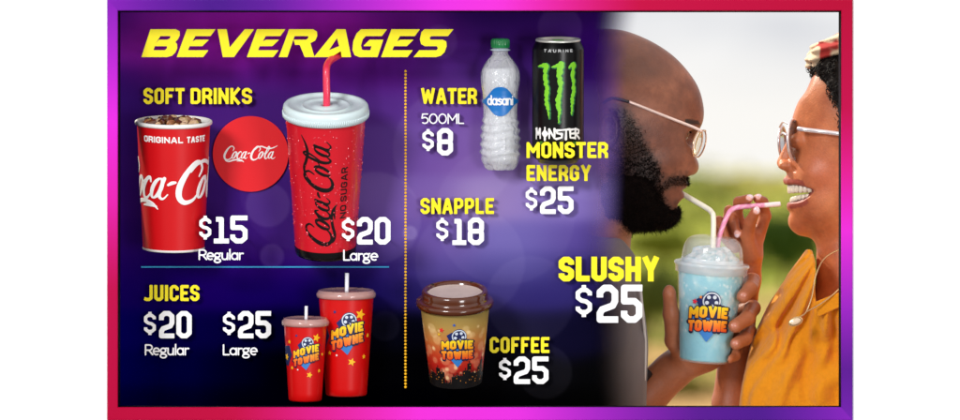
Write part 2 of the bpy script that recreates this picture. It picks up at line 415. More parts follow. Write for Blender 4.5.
nt.links.new(ad2.outputs[0], rg.inputs[0]); nt.links.new(rg.outputs[0], b.inputs['Base Color'])
struct('ground', V, F, mg, smooth=True)
# shrubs far out on the meadow
def shrub(name, cx, cy, cz, r, h, n, color, label, seed):
    rs = np.random.RandomState(seed); V = []; Fc = []
    for k in range(n):
        a = rs.normal(size=3); a /= np.linalg.norm(a); rr = rs.rand() ** .35
        lump = .78 + .3 * math.sin(a[0] * 5 + seed) * math.cos(a[1] * 4)
        c = np.array([a[0] * r * rr * lump, a[1] * r * .8 * rr * lump, h * .5 + a[2] * h * .5 * rr * lump])
        d1 = rs.normal(size=3); d1 /= np.linalg.norm(d1); d2 = np.cross(d1, rs.normal(size=3)); d2 /= np.linalg.norm(d2); s = r * .075 * (.6 + rs.rand())
        q = len(V); V += [c - d1 * s, c - d2 * s * .5, c + d1 * s, c + d2 * s * .5]; Fc.append((q, q + 1, q + 2, q + 3))
    root = bpy.data.objects.new(name, None); col.objects.link(root); root.location = (cx, cy, cz)
    tag(root, label, 'shrub', 'shrubs out on the meadow')
    me = rawmesh('foliage', V, Fc, mat('leaf_%d' % seed, color, rough=.8, spec=.2, vary=.3, vscale=3), None, False, False)
    o = bpy.data.objects.new('foliage', me); col.objects.link(o); o.parent = root
    tr = []
    for k in range(5):
        a = k * 1.3; tr.append(tube([(0, 0, -.1), (.08 * r * math.cos(a), .08 * r * math.sin(a), h * .3), (.4 * r * math.cos(a), .4 * r * math.sin(a), h * .7)], [.05 * r, .035 * r, .015 * r], 6))
    V2, F2 = join(tr); me = rawmesh('trunk', V2, F2, mat('bark', (84, 62, 44), rough=.9, vary=.2))
    o = bpy.data.objects.new('trunk', me); col.objects.link(o); o.parent = root
def at(u, v, y):       # where the line of sight through a layout point meets distance y
    f = (D + y) / D; return ((u - 480) * S * f, y, ZC + (210 - v) * S * f)
for k, (u, v, y, r, h, n, c, lb) in enumerate((
    (786, 276, 52, .26, .36, 1500, (62, 92, 22), 'dark green shrub showing between the raised hand and the laughing face, right of the straws'),
    (662, 262, 60, .26, .22, 1300, (112, 128, 30), 'small yellow green shrub just left of the slushy dome lid, below the beard'),
    (640, 330, 40, .3, .3, 1300, (96, 110, 44), 'pale green shrub low between the grey shirt and the hand with the slushy'),
    (752, 244, 66, .2, .2, 1000, (84, 112, 26), 'green shrub right behind the raised wrist above the slushy'),
    (668, 420, 36, .22, .22, 1000, (120, 112, 40), 'olive shrub lowest in the gap under the forearm'))):
    px = at(u, v, y); shrub('shrub', px[0], px[1], px[2], r, h, n, c, lb, 11 + k)

rs = np.random.RandomState(77); gv = []; gf = []; gc = []
for k in range(60):
    u = rs.uniform(640, 850); v = rs.choice([196, 215, 228, 242, 262, 285, 310, 350, 385]) + rs.uniform(-6, 6); y = float(np.interp(v, [169, 205, 300, 428], [165, 110, 60, 30])); r = rs.uniform(.08, .22) * y / 45
    c = linarr([(88, 112, 30), (138, 158, 44), (186, 182, 90), (122, 104, 52), (70, 92, 30)][k % 5]); px = np.array(at(u, v, y))
    for q_ in range(300):
        a = rs.normal(size=3); a /= np.linalg.norm(a); rr = rs.rand() ** .4; p0 = px + a * r * rr * [1.3, 1, .6]; d1 = rs.normal(size=3); d1 /= np.linalg.norm(d1); d2 = np.cross(d1, rs.normal(size=3)); d2 /= np.linalg.norm(d2); sz = r * .09
        q = len(gv); gv += [p0 - d1 * sz, p0 - d2 * sz * .5, p0 + d1 * sz, p0 + d2 * sz * .5]; gf.append((q, q + 1, q + 2, q + 3)); gc += [c] * 4
struct('ground_cover', gv, gf, mat('tuft_leaf', attr=True, rough=.8, spec=.2), 'stuff', np.array(gc))
# ================================================================== MENU PANEL (printed acrylic that runs clear to the right)
samples = []
def row(y, *p):
    for x, c in p: samples.append((x, y, c))
row(14, (115, (34, 6, 72)), (160, (120, 24, 150)), (200, (140, 28, 164)), (300, (150, 28, 170)), (400, (96, 22, 132)), (480, (40, 12, 85)), (560, (40, 12, 85)), (640, (40, 5, 90)))
row(30, (118, (55, 12, 100)), (160, (172, 38, 196)), (220, (190, 36, 208)), (300, (190, 36, 208)), (360, (180, 34, 198)), (420, (120, 32, 156)), (480, (66, 24, 118)), (560, (64, 20, 118)), (640, (56, 8, 120)))
row(50, (118, (70, 15, 112)), (136, (150, 32, 172)), (170, (150, 30, 170)), (240, (140, 28, 162)), (320, (134, 28, 158)), (400, (95, 26, 135)), (450, (80, 34, 130)), (520, (72, 30, 125)), (600, (60, 10, 124)), (640, (56, 8, 120)))
row(75, (118, (50, 14, 102)), (180, (84, 20, 120)), (280, (86, 20, 124)), (360, (82, 20, 120)), (405, (84, 22, 125)), (450, (88, 48, 138)), (520, (76, 38, 132)), (600, (66, 20, 136)), (640, (66, 20, 136)))
row(100, (118, (48, 18, 104)), (200, (72, 30, 122)), (270, (74, 34, 126)), (380, (84, 44, 134)), (450, (104, 66, 154)), (520, (112, 74, 160)), (600, (104, 74, 165)), (640, (110, 80, 170)))
row(150, (118, (48, 18, 108)), (215, (72, 38, 128)), (385, (94, 60, 150)), (415, (105, 70, 156)), (460, (122, 86, 166)), (520, (132, 102, 176)), (600, (126, 96, 180)), (640, (130, 100, 185)))
row(200, (118, (46, 14, 106)), (225, (62, 28, 120)), (385, (102, 72, 158)), (415, (120, 90, 170)), (500, (150, 126, 190)), (560, (140, 120, 196)), (600, (132, 112, 190)), (640, (130, 110, 190)))
row(240, (118, (38, 8, 100)), (230, (52, 18, 110)), (270, (60, 26, 118)), (330, (66, 34, 122)), (400, (82, 58, 140)), (430, (114, 90, 170)), (520, (112, 100, 178)), (580, (90, 72, 152)), (640, (80, 62, 140)))
row(268, (118, (28, 2, 94)), (250, (40, 6, 104)), (385, (42, 22, 102)), (430, (86, 72, 148)), (520, (80, 72, 148)), (580, (56, 46, 120)), (640, (40, 32, 90)))
row(290, (118, (18, 0, 90)), (200, (24, 0, 94)), (250, (18, 0, 88)), (370, (14, 4, 70)), (410, (46, 38, 112)), (500, (46, 38, 108)), (560, (40, 32, 104)), (640, (20, 16, 50)))
row(330, (118, (4, 0, 84)), (200, (4, 0, 62)), (260, (2, 0, 42)), (390, (5, 5, 18)), (500, (24, 22, 52)), (580, (14, 12, 40)), (640, (8, 6, 18)))
row(370, (118, (0, 0, 74)), (180, (0, 0, 58)), (230, (0, 0, 25)), (300, (0, 0, 5)), (400, (2, 2, 4)), (500, (10, 10, 14)), (640, (6, 6, 8)))
row(404, (118, (0, 0, 52)), (180, (0, 0, 34)), (240, (0, 0, 10)), (400, (0, 0, 2)), (500, (2, 2, 3)), (640, (3, 3, 3)))
SP = np.array([(a, b_) for a, b_, c in samples], float); SC = np.array([c for a, b_, c in samples], float)
def board_color(U, V):
    Wt = np.zeros(U.shape); C = np.zeros(U.shape + (3,))
    for (a, b_), c in zip(SP, SC):
        d2 = ((U - a) / 46.) ** 2 + ((V - b_) / 20.) ** 2; w_ = np.exp(-d2 * 1.4) + 1e-7 / (1 + d2); Wt += w_; C += w_[..., None] * c
    C /= Wt[..., None]
    for cx, cy, r, k in ((268, 205, 22, .10), (375, 218, 46, .08), (410, 233, 7, .2), (272, 256, 12, .12), (455, 150, 62, .07), (560, 28, 22, .09), (440, 42, 17, .09),
                         (545, 372, 27, .05), (385, 326, 15, .05), (530, 300, 44, .05), (470, 262, 55, .05), (505, 215, 70, .04), (300, 190, 60, .03), (590, 140, 60, .04), (360, 240, 10, .1)):
        d = np.hypot(U - cx, V - cy) - r; m_ = np.clip(.5 - d / 2.5, 0, 1) * (.75 + .35 * np.clip(1 + d / r, 0, 1)) * k
        C = C + (np.array([225, 215, 250]) - C) * m_[..., None]
    return C
PX1 = 668
us = np.arange(80, PX1 + .1, 1.8); vs = np.arange(-120, 440.1, 1.8)
U, V_ = np.meshgrid(us, vs); C = linarr(board_color(U, V_))
edge = 576 + 3 * np.sin(V_ / 60.) + 12 * np.clip((V_ - 250) / 60, 0, 1) + 16 * np.clip((70 - V_) / 60, 0, 1)
t_ = np.clip((U - edge) / (50. + 8 * np.clip((V_ - 250) / 60, 0, 1)), 0, 1); al = 1 - t_ * t_ * (3 - 2 * t_)
org = Org(380, 440, PANEL_W); nU, nV = len(us), len(vs)
P = np.stack([U, V_, np.full(U.shape, PANEL_W)], -1).reshape(-1, 3)
F = [(j * nU + i, j * nU + i + 1, (j + 1) * nU + i + 1, (j + 1) * nU + i) for j in range(nV - 1) for i in range(nU - 1)]
cols = np.c_[C.reshape(-1, 3) * .82, al.ravel()]
MP = mat('printed_acrylic', rough=.9, spec=0, attr=True, alpha_attr=True)
panel = part('menu_panel', org, P, F, MP, None, cols, smooth=False)
sol = panel.modifiers.new('thickness', 'SOLIDIFY'); sol.thickness = .003; sol.offset = -1
tag(panel, 'purple to black printed menu panel with faint round light spots, behind all the lettering', 'menu board')

# ================================================================== FRAME
org = Org(480, 421, -50); root = empty('display_frame', org, 'glossy purple, magenta and crimson frame around the whole menu display', 'frame')
def framecol(U, V):
    # position along the perimeter, clockwise from the top left corner
    keysT = [(107, (140, 32, 190)), (150, (110, 26, 168)), (215, (76, 22, 142)), (270, (100, 26, 160)), (340, (165, 36, 200)), (440, (240, 50, 232)), (500, (250, 52, 225)), (570, (232, 30, 150)), (640, (205, 6, 70)), (853, (192, 0, 55))]
    keysB = [(107, (192, 0, 58)), (230, (200, 4, 66)), (300, (225, 24, 130)), (420, (250, 50, 225)), (520, (240, 50, 232)), (600, (170, 36, 200)), (700, (92, 22, 150)), (760, (80, 20, 145)), (853, (140, 34, 195))]
    keysL = [(0, (140, 32, 190)), (60, (190, 38, 215)), (120, (240, 46, 232)), (200, (235, 34, 180)), (290, (200, 6, 78)), (420, (192, 0, 58))]
    keysR = [(0, (192, 0, 55)), (110, (205, 4, 80)), (170, (235, 26, 150)), (230, (245, 46, 225)), (310, (160, 34, 200)), (370, (96, 22, 152)), (420, (120, 30, 180))]
    def ev(k, x): return np.stack([np.interp(x, [a for a, _ in k], [c[i] for _, c in k]) for i in range(3)], -1)
    return ev(keysT, U), ev(keysB, U), ev(keysL, V), ev(keysR, V)
def bar(name, x0, x1, y0, y1, side):
    n = 60; hor = side in 'TB'; Vv = []; Fv = []
    # mitred bar with a softly rounded front
    outer = {'T': FY0, 'B': FY1, 'L': FX0, 'R': FX1}[side]; inner = {'T': IY0, 'B': IY1, 'L': IX0, 'R': IX1}[side]
    prof = [(.3, 29), (0, -44), (0, -46), (.04, -49), (.1, -50), (.92, -50), (.98, -49), (.99, -46), (.8, 29)]
    for i in range(n + 1):
        t = i / n
        for (a, w) in prof:
            q = outer + (inner - outer) * a
            if hor: Vv.append(((FX0 + (IX0 - FX0) * a) * (1 - t) + (FX1 + (IX1 - FX1) * a) * t, q, w))
            else: Vv.append((q, (FY0 + (IY0 - FY0) * a) * (1 - t) + (FY1 + (IY1 - FY1) * a) * t, w))
    m_ = len(prof)
    for i in range(n):
        for j in range(m_ - 1): Fv.append((i * m_ + j, i * m_ + j + 1, (i + 1) * m_ + j + 1, (i + 1) * m_ + j))
        Fv.append((i * m_ + m_ - 1, i * m_, (i + 1) * m_, (i + 1) * m_ + m_ - 1))
    Vv = np.array(Vv); c = framecol(Vv[:, 0], Vv[:, 1])['TBLR'.index(side)]
    part(name, org, Vv, Fv, mat('frame_lacquer', rough=.45, spec=.08, attr=True), root, linarr(c) * .74, smooth=False)
bar('top_rail', 0, 0, 0, 0, 'T'); bar('bottom_rail', 0, 0, 0, 0, 'B'); bar('side_rail', 0, 0, 0, 0, 'L'); bar('side_rail', 0, 0, 0, 0, 'R')

# strips inside the frame, dark colour stands in for the shadow there
ax0, ax1, ay0, ay1 = IX0, IX1, IY0, IY1
V, F = join([box(ax0 - 3, ax0, ay0, ay1, -46.5, 29.6), box(ax1, ax1 + 3, ay0, ay1, -46.5, 29.6), box(ax0 - 3, ax1 + 3, ay0 - 3, ay0, -46.5, 29.6), box(ax0 - 3, ax1 + 3, ay1, ay1 + 3, -46.5, 29.6)])
part('inner_shade_strip', org, V, F, mat('painted_shade', (14, 8, 24), rough=.8, spec=.05), root, smooth=False)

# ================================================================== LETTERING
def zp(ox, oy, sc, *pts): return [(ox + a / sc, oy + b_ / sc) for a, b_ in pts]
A_ = lambda *p: zp(135, 20, 4.667, *p)
B_ = lambda *p: zp(295, 20, 4.667, *p)
title = [
 ([A_((72, 43), (190, 43), (208, 52), (209, 72), (200, 90), (188, 102), (196, 112), (197, 132), (188, 152), (172, 167), (150, 173), (30, 173))],
  [A_((118, 75), (166, 75), (163, 86), (150, 92), (112, 92), (95, 112)), A_((92, 122), (150, 122), (148, 134), (138, 141), (86, 141))]),
 ([A_((242, 43), (376, 43), (352, 75), (282, 75), (268, 100), (284, 92), (345, 92), (314, 122), (255, 122), (247, 141), (343, 141), (318, 173), (195, 173))], []),
 ([A_((385, 43), (428, 43), (442, 128), (512, 43), (556, 43), (462, 173), (410, 173))], []),
 ([A_((569, 43), (702, 43), (678, 75), (610, 75), (596, 100), (612, 92), (672, 92), (641, 122), (582, 122), (574, 141), (670, 141), (645, 173), (522, 173))], []),
 ([B_((-28, 43), (85, 43), (102, 54), (104, 74), (94, 96), (72, 108), (90, 170), (88, 173), (45, 173), (22, 116), (0, 116), (-6, 92), (52, 92), (62, 84), (62, 75), (-2, 75), (-36, 173), (-76, 173), (-48, 100))], []),
 ([B_((194, 43), (236, 43), (262, 173), (218, 173), (214, 145), (168, 173), (88, 173))], [B_((196, 84), (206, 122), (158, 141))]),
 ([B_((308, 43), (430, 43), (405, 75), (330, 75), (316, 90), (308, 118), (312, 138), (322, 141), (352, 141), (357, 122), (318, 122), (348, 92), (412, 92), (385, 173), (300, 173), (278, 164), (268, 140), (272, 98), (288, 62))], []),
 ([B_((450, 43), (583, 43), (559, 75), (490, 75), (476, 100), (492, 92), (553, 92), (522, 122), (462, 122), (454, 141), (550, 141), (525, 173), (402, 173))], []),
 ([B_((604, 43), (740, 43), (714, 75), (636, 75), (628, 82), (632, 92), (690, 92), (706, 100), (708, 122), (698, 150), (680, 167), (658, 173), (553, 173), (580, 141), (660, 141), (667, 132), (662, 122), (606, 122), (588, 112), (583, 90), (590, 56))], []),
]
org = Org(297, 57, 5); root = empty('title_lettering', org, 'large slanted yellow title lettering BEVERAGES across the top of the board', 'lettering')
for outs, holes in title:
    allp = np.concatenate([np.array(o) for o in outs])
    b = (allp[:, 0].min() - 1, allp[:, 0].max() + 1, allp[:, 1].min() - 1, allp[:, 1].max() + 1)
    def fn(U, V, outs=outs, holes=holes):
        d = np.full(U.shape, 1e9)
        for o in outs: d = np.minimum(d, poly_sdf(U, V, o))
        for h in holes: d = np.maximum(d, -poly_sdf(U, V, h))
        return d
    v2, f, lp = contour_fill(fn, b, .4); V, F = extrude(v2, f, lp, 5, 9)
    part('letter', org, V, F, YEL(), root, smooth=False)
pins(org, root, [(145, 53), (236, 52), (410, 54), (445, 52)], 8.5)

HG = 'yellow menu headings'; PG = 'white price lettering'; SG = 'small white size lettering'
textline('heading_lettering', [('SOFT', 143.5, 184.5, 88, 104, 3.15, 1.5), ('DRINKS', 190.5, 252, 88, 104, 3.15, 1.5)], 'yellow block lettering SOFT DRINKS above the short red cup', 'lettering', YEL(), group=HG)
textline('heading_lettering', [('JUICES', 143.5, 199.4, 285, 301, 3.15, 1.5)], 'yellow block lettering JUICES below the thin blue line', 'lettering', YEL(), group=HG)
textline('heading_lettering', [('WATER', 421, 477, 88, 104, 3.15, 1.2)], 'yellow block lettering WATER beside the plastic bottle', 'lettering', YEL(), group=HG)
textline('heading_lettering', [('SNAPPLE', 420.5, 494, 198, 214, 3.15, 1.5)], 'yellow block lettered word above the price $18, middle of the board', 'lettering', YEL(), group=HG)
textline('heading_lettering', [('MONSTER', 526.5, 608, 142, 158, 3.25, 1.5)], 'yellow block lettered word across the foot of the black can', 'lettering', YEL(), wf=10, group=HG)
textline('heading_lettering', [('ENERGY', 526.5, 591, 165, 181, 3.25, 1.6)], 'yellow block lettering ENERGY in the line just below the black can', 'lettering', YEL(), wf=52, group=HG)
textline('heading_lettering', [('COFFEE', 489.7, 549.4, 337, 353, 3.15, 1.6)], 'yellow block lettering COFFEE right of the brown lidded cup', 'lettering', YEL(), group=HG)
textline('heading_lettering', [('SLUSHY', 558.6, 659, 256.7, 281.4, 5.8, 1.6)], 'large yellow block lettering SLUSHY left of the blue slushy cup', 'lettering', YEL(), group=HG)
def price(d, x0, x1, y0, y1, num, a0, a1, b0, b1, lab, wf=68, k=1.):
    textline('price_lettering', [('$', x0, x1, y0, y1, 3.2 * k, 1), (num, a0, a1, b0, b1, 4.8 * k, 2.0 * k)], lab, 'lettering', WHT(), wf=wf, group=PG)
price(0, 199.3, 211.2, 215.8, 239.5, '15', 214.5, 247.5, 215.5, 243.4, 'white price $15 at the foot of the short red cup', wf=8)
price(0, 342, 354.3, 217.5, 241, '20', 357, 390.5, 217, 244.5, 'white price $20 at the foot of the tall red cup with white lid', wf=2)
price(0, 144, 155.8, 311.8, 335, '20', 159, 191.7, 311, 338.3, 'white price $20 under the heading JUICES')
price(0, 223, 235, 311.8, 335, '25', 238, 271, 311, 338.3, 'white price $25 left of the two patterned red cups')
price(0, 422.4, 433.8, 129, 151, '8', 437, 453, 128, 155.5, 'white price $8 left of the plastic bottle')
price(0, 436.3, 448.2, 217.8, 241, '18', 452.8, 484, 217.4, 245, 'white price $18 in the middle of the board, above the coffee cup')
price(0, 525.7, 537.2, 187.4, 210.5, '25', 540, 573.5, 186.3, 214, 'white price $25 below the black can and the word ENERGY')
price(0, 499, 510.8, 358, 380, '25', 513.7, 548.5, 356.5, 384, 'white price $25 under the heading COFFEE')
price(0, 575.7, 592, 285, 317, '25', 596.7, 642.4, 284.7, 322.8, 'largest white price $25, under the heading SLUSHY', k=1.36)
lightline('size_lettering', 'Regular', 198.8, 243.5, 249.2, 260.2, 1.5, 'thin white word Regular under the price $15', 'lettering', WHT(), wf=8, group=SG)
lightline('size_lettering', 'Large', 343.4, 378, 249.6, 260.8, 1.5, 'thin white word Large at the foot of the tall lidded red cup', 'lettering', WHT(), wf=2, group=SG)
lightline('size_lettering', 'Regular', 145, 189, 344.2, 355.4, 1.5, 'thin white word Regular under the JUICES price $20', 'lettering', WHT(), group=SG)
lightline('size_lettering', 'Large', 223, 257.5, 344.2, 355.4, 1.5, 'thin white word Large under the JUICES price $25', 'lettering', WHT(), group=SG)
lightline('size_lettering', '500ML', 421, 464, 113.4, 124, 1.3, 'thin white lettering 500ML between WATER and its price', 'lettering', WHT(), group=SG)
# teal rule and beaded divider
org = Org(265, 267.5, 72); V, F = box(141, 389, 266.3, 267.7, 76, 80.2); o = part('divider_line', org, V, F, mat('teal_paint', (24, 146, 200), rough=.4), None, smooth=False)
tag(o, 'thin bright blue horizontal line between the soft drinks and the juices', 'divider line')
org = Org(405.5, 388, 76); root = empty('beaded_divider', org, 'vertical string of small orange yellow beads down the middle of the board', 'divider')
V, F = tube([(405.5, 70, 78.6), (405.5, 388, 78.6)], .5, 6); part('cord', org, V, F, mat('amber_cord', (150, 80, 10), rough=.6), root)
V, F = sph((0, 0, 0), 1.55, 10, 7)
bme = rawmesh('bead', org.loc_verts(V + org.o), F, mat('amber_bead', (255, 192, 16), rough=.35, spec=.5))
NB = 97
for k in range(NB):
    o = bpy.data.objects.new('bead', bme); col.objects.link(o); o.parent = root
    p = org.loc_verts(np.array([[405.5, 71.2 + (387 - 71.2) * k / (NB - 1), 77.8]]))[0]; o.location = p

# ================================================================== DRINKS
class Lathe:
    """local drink frame: theta, t (down the axis from the top), r"""
    def __init__(s, u, v, w, pitch=0, roll=0): s.c = np.array([u, v, w], float); s.p = R(pitch); s.q = R(roll)
    def xf(s, X, T, Y):
        v = T * math.cos(s.p) - Y * math.sin(s.p); w = Y * math.cos(s.p) + T * math.sin(s.p)
        u = X * math.cos(s.q) - v * math.sin(s.q); v = X * math.sin(s.q) + v * math.cos(s.q)
        return np.stack([u, v, w], -1) + s.c
    def lathe(s, prof, n=72, fn=None):
        prof = np.array(prof, float); m_ = len(prof); th = 2 * np.pi * np.arange(n) / n
        TH, I = np.meshgrid(th, np.arange(m_)); Rr = prof[I, 0]; T = prof[I, 1]
        if fn is not None: Rr = fn(Rr, TH, T)
        P = s.xf(Rr * np.sin(TH), T, -Rr * np.cos(TH)).reshape(-1, 3)
        F = [(i * n + j, i * n + (j + 1) % n, (i + 1) * n + (j + 1) % n, (i + 1) * n + j) for i in range(m_ - 1) for j in range(n)]
        return P, F, TH.ravel(), T.ravel()
    def wrap(s, v2, Rf, off, tref=None):
        """flat shape (s,t) rolled round the wall; Rf(t) radius"""
        T = v2[:, 1]; Rr = Rf(T); th = v2[:, 0] / (Rf(np.array([tref]))[0] if tref is not None else Rr)
        return s.xf((Rr + off) * np.sin(th), T, -(Rr + off) * np.cos(th))
def refine(prof, step):
    out = []
    for a, b_ in zip(prof[:-1], prof[1:]):
        n = max(1, int(math.hypot(b_[0] - a[0], b_[1] - a[1]) / step))
        for i in range(n): out.append((a[0] + (b_[0] - a[0]) * i / n, a[1] + (b_[1] - a[1]) * i / n))
    out.append(prof[-1]); return out
def decal(name, org, lt, fn, b, res, Rf, off, m, parent, colors=None, tref=None, jit=None):
    v2, f, lp = contour_fill(fn, b, res)
    if len(v2) == 0: return None
    P = lt.wrap(v2, Rf, off, tref); Q = lt.wrap(v2, Rf, off - .25, tref); n = len(v2)
    F = list(f) + [(a, a + n, c, ) + () for a, c in []] + [(a, a + n, c + n, c) for a, c in lp]
    cols = None
    if colors is not None: cols = linarr(colors(v2)); cols = np.concatenate([cols, cols])
    return part(name, org, np.concatenate([P, Q]), F, m, parent, cols, smooth=True)
# script logo, in a 250 x 82 box
def _ell(cx, cy, rx, ry, slant, w0, w1, n=20):
    r = []
    for i in range(n + 1):
        a = 2 * math.pi * i / n; x = rx * math.cos(a); y = ry * math.sin(a); r.append((cx + x - slant * y, cy + y, w0 + (w1 - w0) * abs(math.cos(a))))
    return r
SCR = [
 crom([(47, 27, 1.6), (53, 16, 2.6), (47, 6, 3), (35, 7, 3.6), (20, 22, 5), (8, 44, 6), (7, 62, 5.5), (17, 71, 4.4), (31, 68, 3), (42, 58, 1.8)], 6),
 crom([(10, 58, 1.2), (12, 74, 3), (28, 79, 4), (50, 73, 4), (72, 70, 3.6), (90, 74, 3.2), (100, 82, 1.2)], 6),
 crom([(66, 78, 1), (82, 76, 3.4), (98, 78, 1.5)], 5),
 _ell(54, 48, 8, 17, .45, 1.6, 4.4), crom([(58, 32, 1.4), (66, 40, 1.4), (74, 36, 1.4)], 5),
 crom([(88, 38, 1.6), (86, 31, 3), (78, 36, 3.8), (69, 50, 4.4), (69, 62, 3.8), (76, 66, 2.6), (88, 56, 1.4)], 6),
 _ell(99, 48, 8, 16, .45, 1.6, 4.2), crom([(113, 32, 3.6), (105, 52, 3.8), (104, 62, 3.2), (110, 65, 2), (118, 58, 1.2)], 6),
 crom([(112, 42, 2.2), (118, 39, 3.4), (124, 38, 2.2)], 4),
 crom([(157, 30, 1.6), (164, 18, 2.8), (158, 7, 3), (147, 8, 4), (132, 24, 5.2), (121, 45, 6.2), (120, 62, 5.8), (129, 71, 4.6), (144, 68, 3), (155, 58, 1.6)], 6),
 crom([(140, 22, 1.2), (152, 10, 2.6), (170, 6, 3.6), (188, 12, 4), (208, 16, 4), (228, 12, 3), (248, 2, .8)], 6),
 _ell(166, 48, 8, 17, .45, 1.6, 4.4), crom([(170, 32, 1.4), (178, 42, 1.4), (188, 38, 1.4)], 5),
 crom([(184, 52, 1.4), (198, 34, 2), (209, 14, 3), (206, 6, 2.8), (199, 16, 3.6), (188, 44, 4.4), (186, 60, 4), (191, 66, 2.8), (200, 58, 1.4)], 6),
 _ell(213, 48, 8, 16, .45, 1.6, 4.2), crom([(227, 32, 3.6), (219, 52, 3.8), (218, 62, 3.2), (225, 66, 2), (236, 58, 1.2)], 6),
]
SCR = [[(p[0] + (17 if n > 8 else (7 if n == 8 else 0)), p[1], p[2] * .84) for p in st_] for n, st_ in enumerate(SCR)]
def script_sdf(fx):
    """fx maps (U,V) to the 250x82 box and gives the scale"""
    def fn(U, V):
        a, b_, sc = fx(U, V); d = np.full(U.shape, 1e9)
        for st in SCR: d = np.minimum(d, stroke_sdf(a, b_, [[tuple(p) for p in st]], False))
        return d * sc
    return fn
def star_poly(cx, cy, r, rot=0, k=.45):
    return [(cx + (r if i % 2 == 0 else r * k) * math.sin(R(rot + 36 * i)), cy - (r if i % 2 == 0 else r * k) * math.cos(R(rot + 36 * i))) for i in range(10)]
def word_strokes(text, x0, x1, yt, yb, t, curve=0, slope=0):
    """bold word fitted to a box, with arch"""
    r = []
    for c, st, b, ex in layout(text, x0, x1, yt, yb, t, .6):
        for s in st:
            q = []
            for i in range(len(s) - 1):
                n = 3
                for k in range(n): q.append((s[i][0] + (s[i + 1][0] - s[i][0]) * k / n, s[i][1] + (s[i + 1][1] - s[i][1]) * k / n))
            q.append(s[-1]); mid = (x0 + x1) / 2; hw = (x1 - x0) / 2
            r.append([(a, b_ - curve * (1 - ((a - mid) / hw) ** 2) + slope * (a - mid)) for a, b_ in q])
    return r
def movie_logo(org, lt, Rf, cs, ct, wdt, parent, res=.35, slope=-.12):
    """cinema emblem centred at (cs,ct), width wdt, on a drink's wall"""
    k = wdt / 40.; root = None
    X = lambda a: cs + a * k; Y = lambda b_: ct + b_ * k
    sl = lambda pts: [(X(a), Y(b_) + slope * a * k) for a, b_ in pts]
    dia = [sl([(-17, 0), (-4, -10), (14, -9), (19, -2), (13, 7), (0, 24), (-13, 8)]), sl([(-12, -14), (-6, -18), (-2, -10), (-8, -6)])]
    bb = (X(-26), X(26), Y(-30), Y(30))
    e = decal('emblem_backing', org, lt, lambda U, V: np.minimum(poly_sdf(U, V, dia[0]), poly_sdf(U, V, dia[1])), bb, res, Rf, .35, mat('emblem_blue', attr=True, rough=.45), parent,
              lambda v: np.where((v[:, 1:2] > ct + 2 * k), np.array([[52, 122, 196]]), np.array([[24, 40, 104]])))
    rc = sl([(2, -13)])[0]
    def reel(U, V): return np.hypot((U - rc[0]) / 1.0, (V - rc[1]) / 1.05) - 8.4 * k
    decal('film_reel', org, lt, reel, bb, res, Rf, .5, mat('emblem_navy', (26, 36, 84), rough=.45), e)
    def reel2(U, V):
        d = np.abs(np.hypot(U - rc[0], V - rc[1]) - 7.4 * k) - .6 * k
        for i in range(5):
            a = R(72 * i + 15); d = np.minimum(d, np.hypot(U - rc[0] - 4.4 * k * math.cos(a), V - rc[1] - 4.4 * k * math.sin(a)) - 1.7 * k)
        return d
    decal('reel_opening', org, lt, reel2, bb, res * .8, Rf, .65, mat('emblem_silver', (214, 224, 236), rough=.4), e)
    m1 = [[(a, b_) for a, b_ in s] for s in word_strokes('MOVIE', X(-18), X(18), Y(-7), Y(3.5), 2.9 * k, 1.6 * k, slope)]
    m2 = [[(a, b_) for a, b_ in s] for s in word_strokes('TOWNE', X(-18), X(18), Y(5), Y(15), 2.7 * k, 1.0 * k, slope)]
    for ws_, c0, c1 in ((m1, (255, 232, 40), (250, 148, 20)), (m2, (252, 170, 40), (228, 70, 24))):
        decal('word_outline', org, lt, lambda U, V: stroke_sdf(U, V, ws_, False, 2.25 * k), bb, res, Rf, .8, mat('emblem_dark', (28, 24, 60), rough=.45), e)
        ys_ = [p[1] for s in ws_ for p in s]; y0_, y1_ = min(ys_), max(ys_)
        decal('word', org, lt, lambda U, V: stroke_sdf(U, V, ws_, True, 1.42 * k), bb, res * .8, Rf, 1.0, mat('emblem_word', attr=True, rough=.4), e,
              lambda v: np.array(c0)[None] * (1 - np.clip((v[:, 1:2] - y0_) / (y1_ - y0_), 0, 1)) + np.array(c1)[None] * np.clip((v[:, 1:2] - y0_) / (y1_ - y0_), 0, 1))
    return e
def star(org, lt, Rf, s_, t_, r, color, parent, rot=10, off=.45):
    p = star_poly(s_, t_, r, rot); decal('star', org, lt, lambda U, V: poly_sdf(U, V, p), (s_ - r - 1, s_ + r + 1, t_ - r - 1, t_ + r + 1), .33, Rf, off, mat('star_%d_%d_%d' % color, color, rough=.45), parent)
def pin_drink(org, root, lt, t, r):
    p = lt.xf(np.array([0.]), np.array([t]), np.array([r]))[0]
    V, F = tube([p, (p[0], p[1], max(PANEL_W + .5, p[2] + 1))], 1.6, 8); part('mounting_pin', org, V, F, PIN(), root)

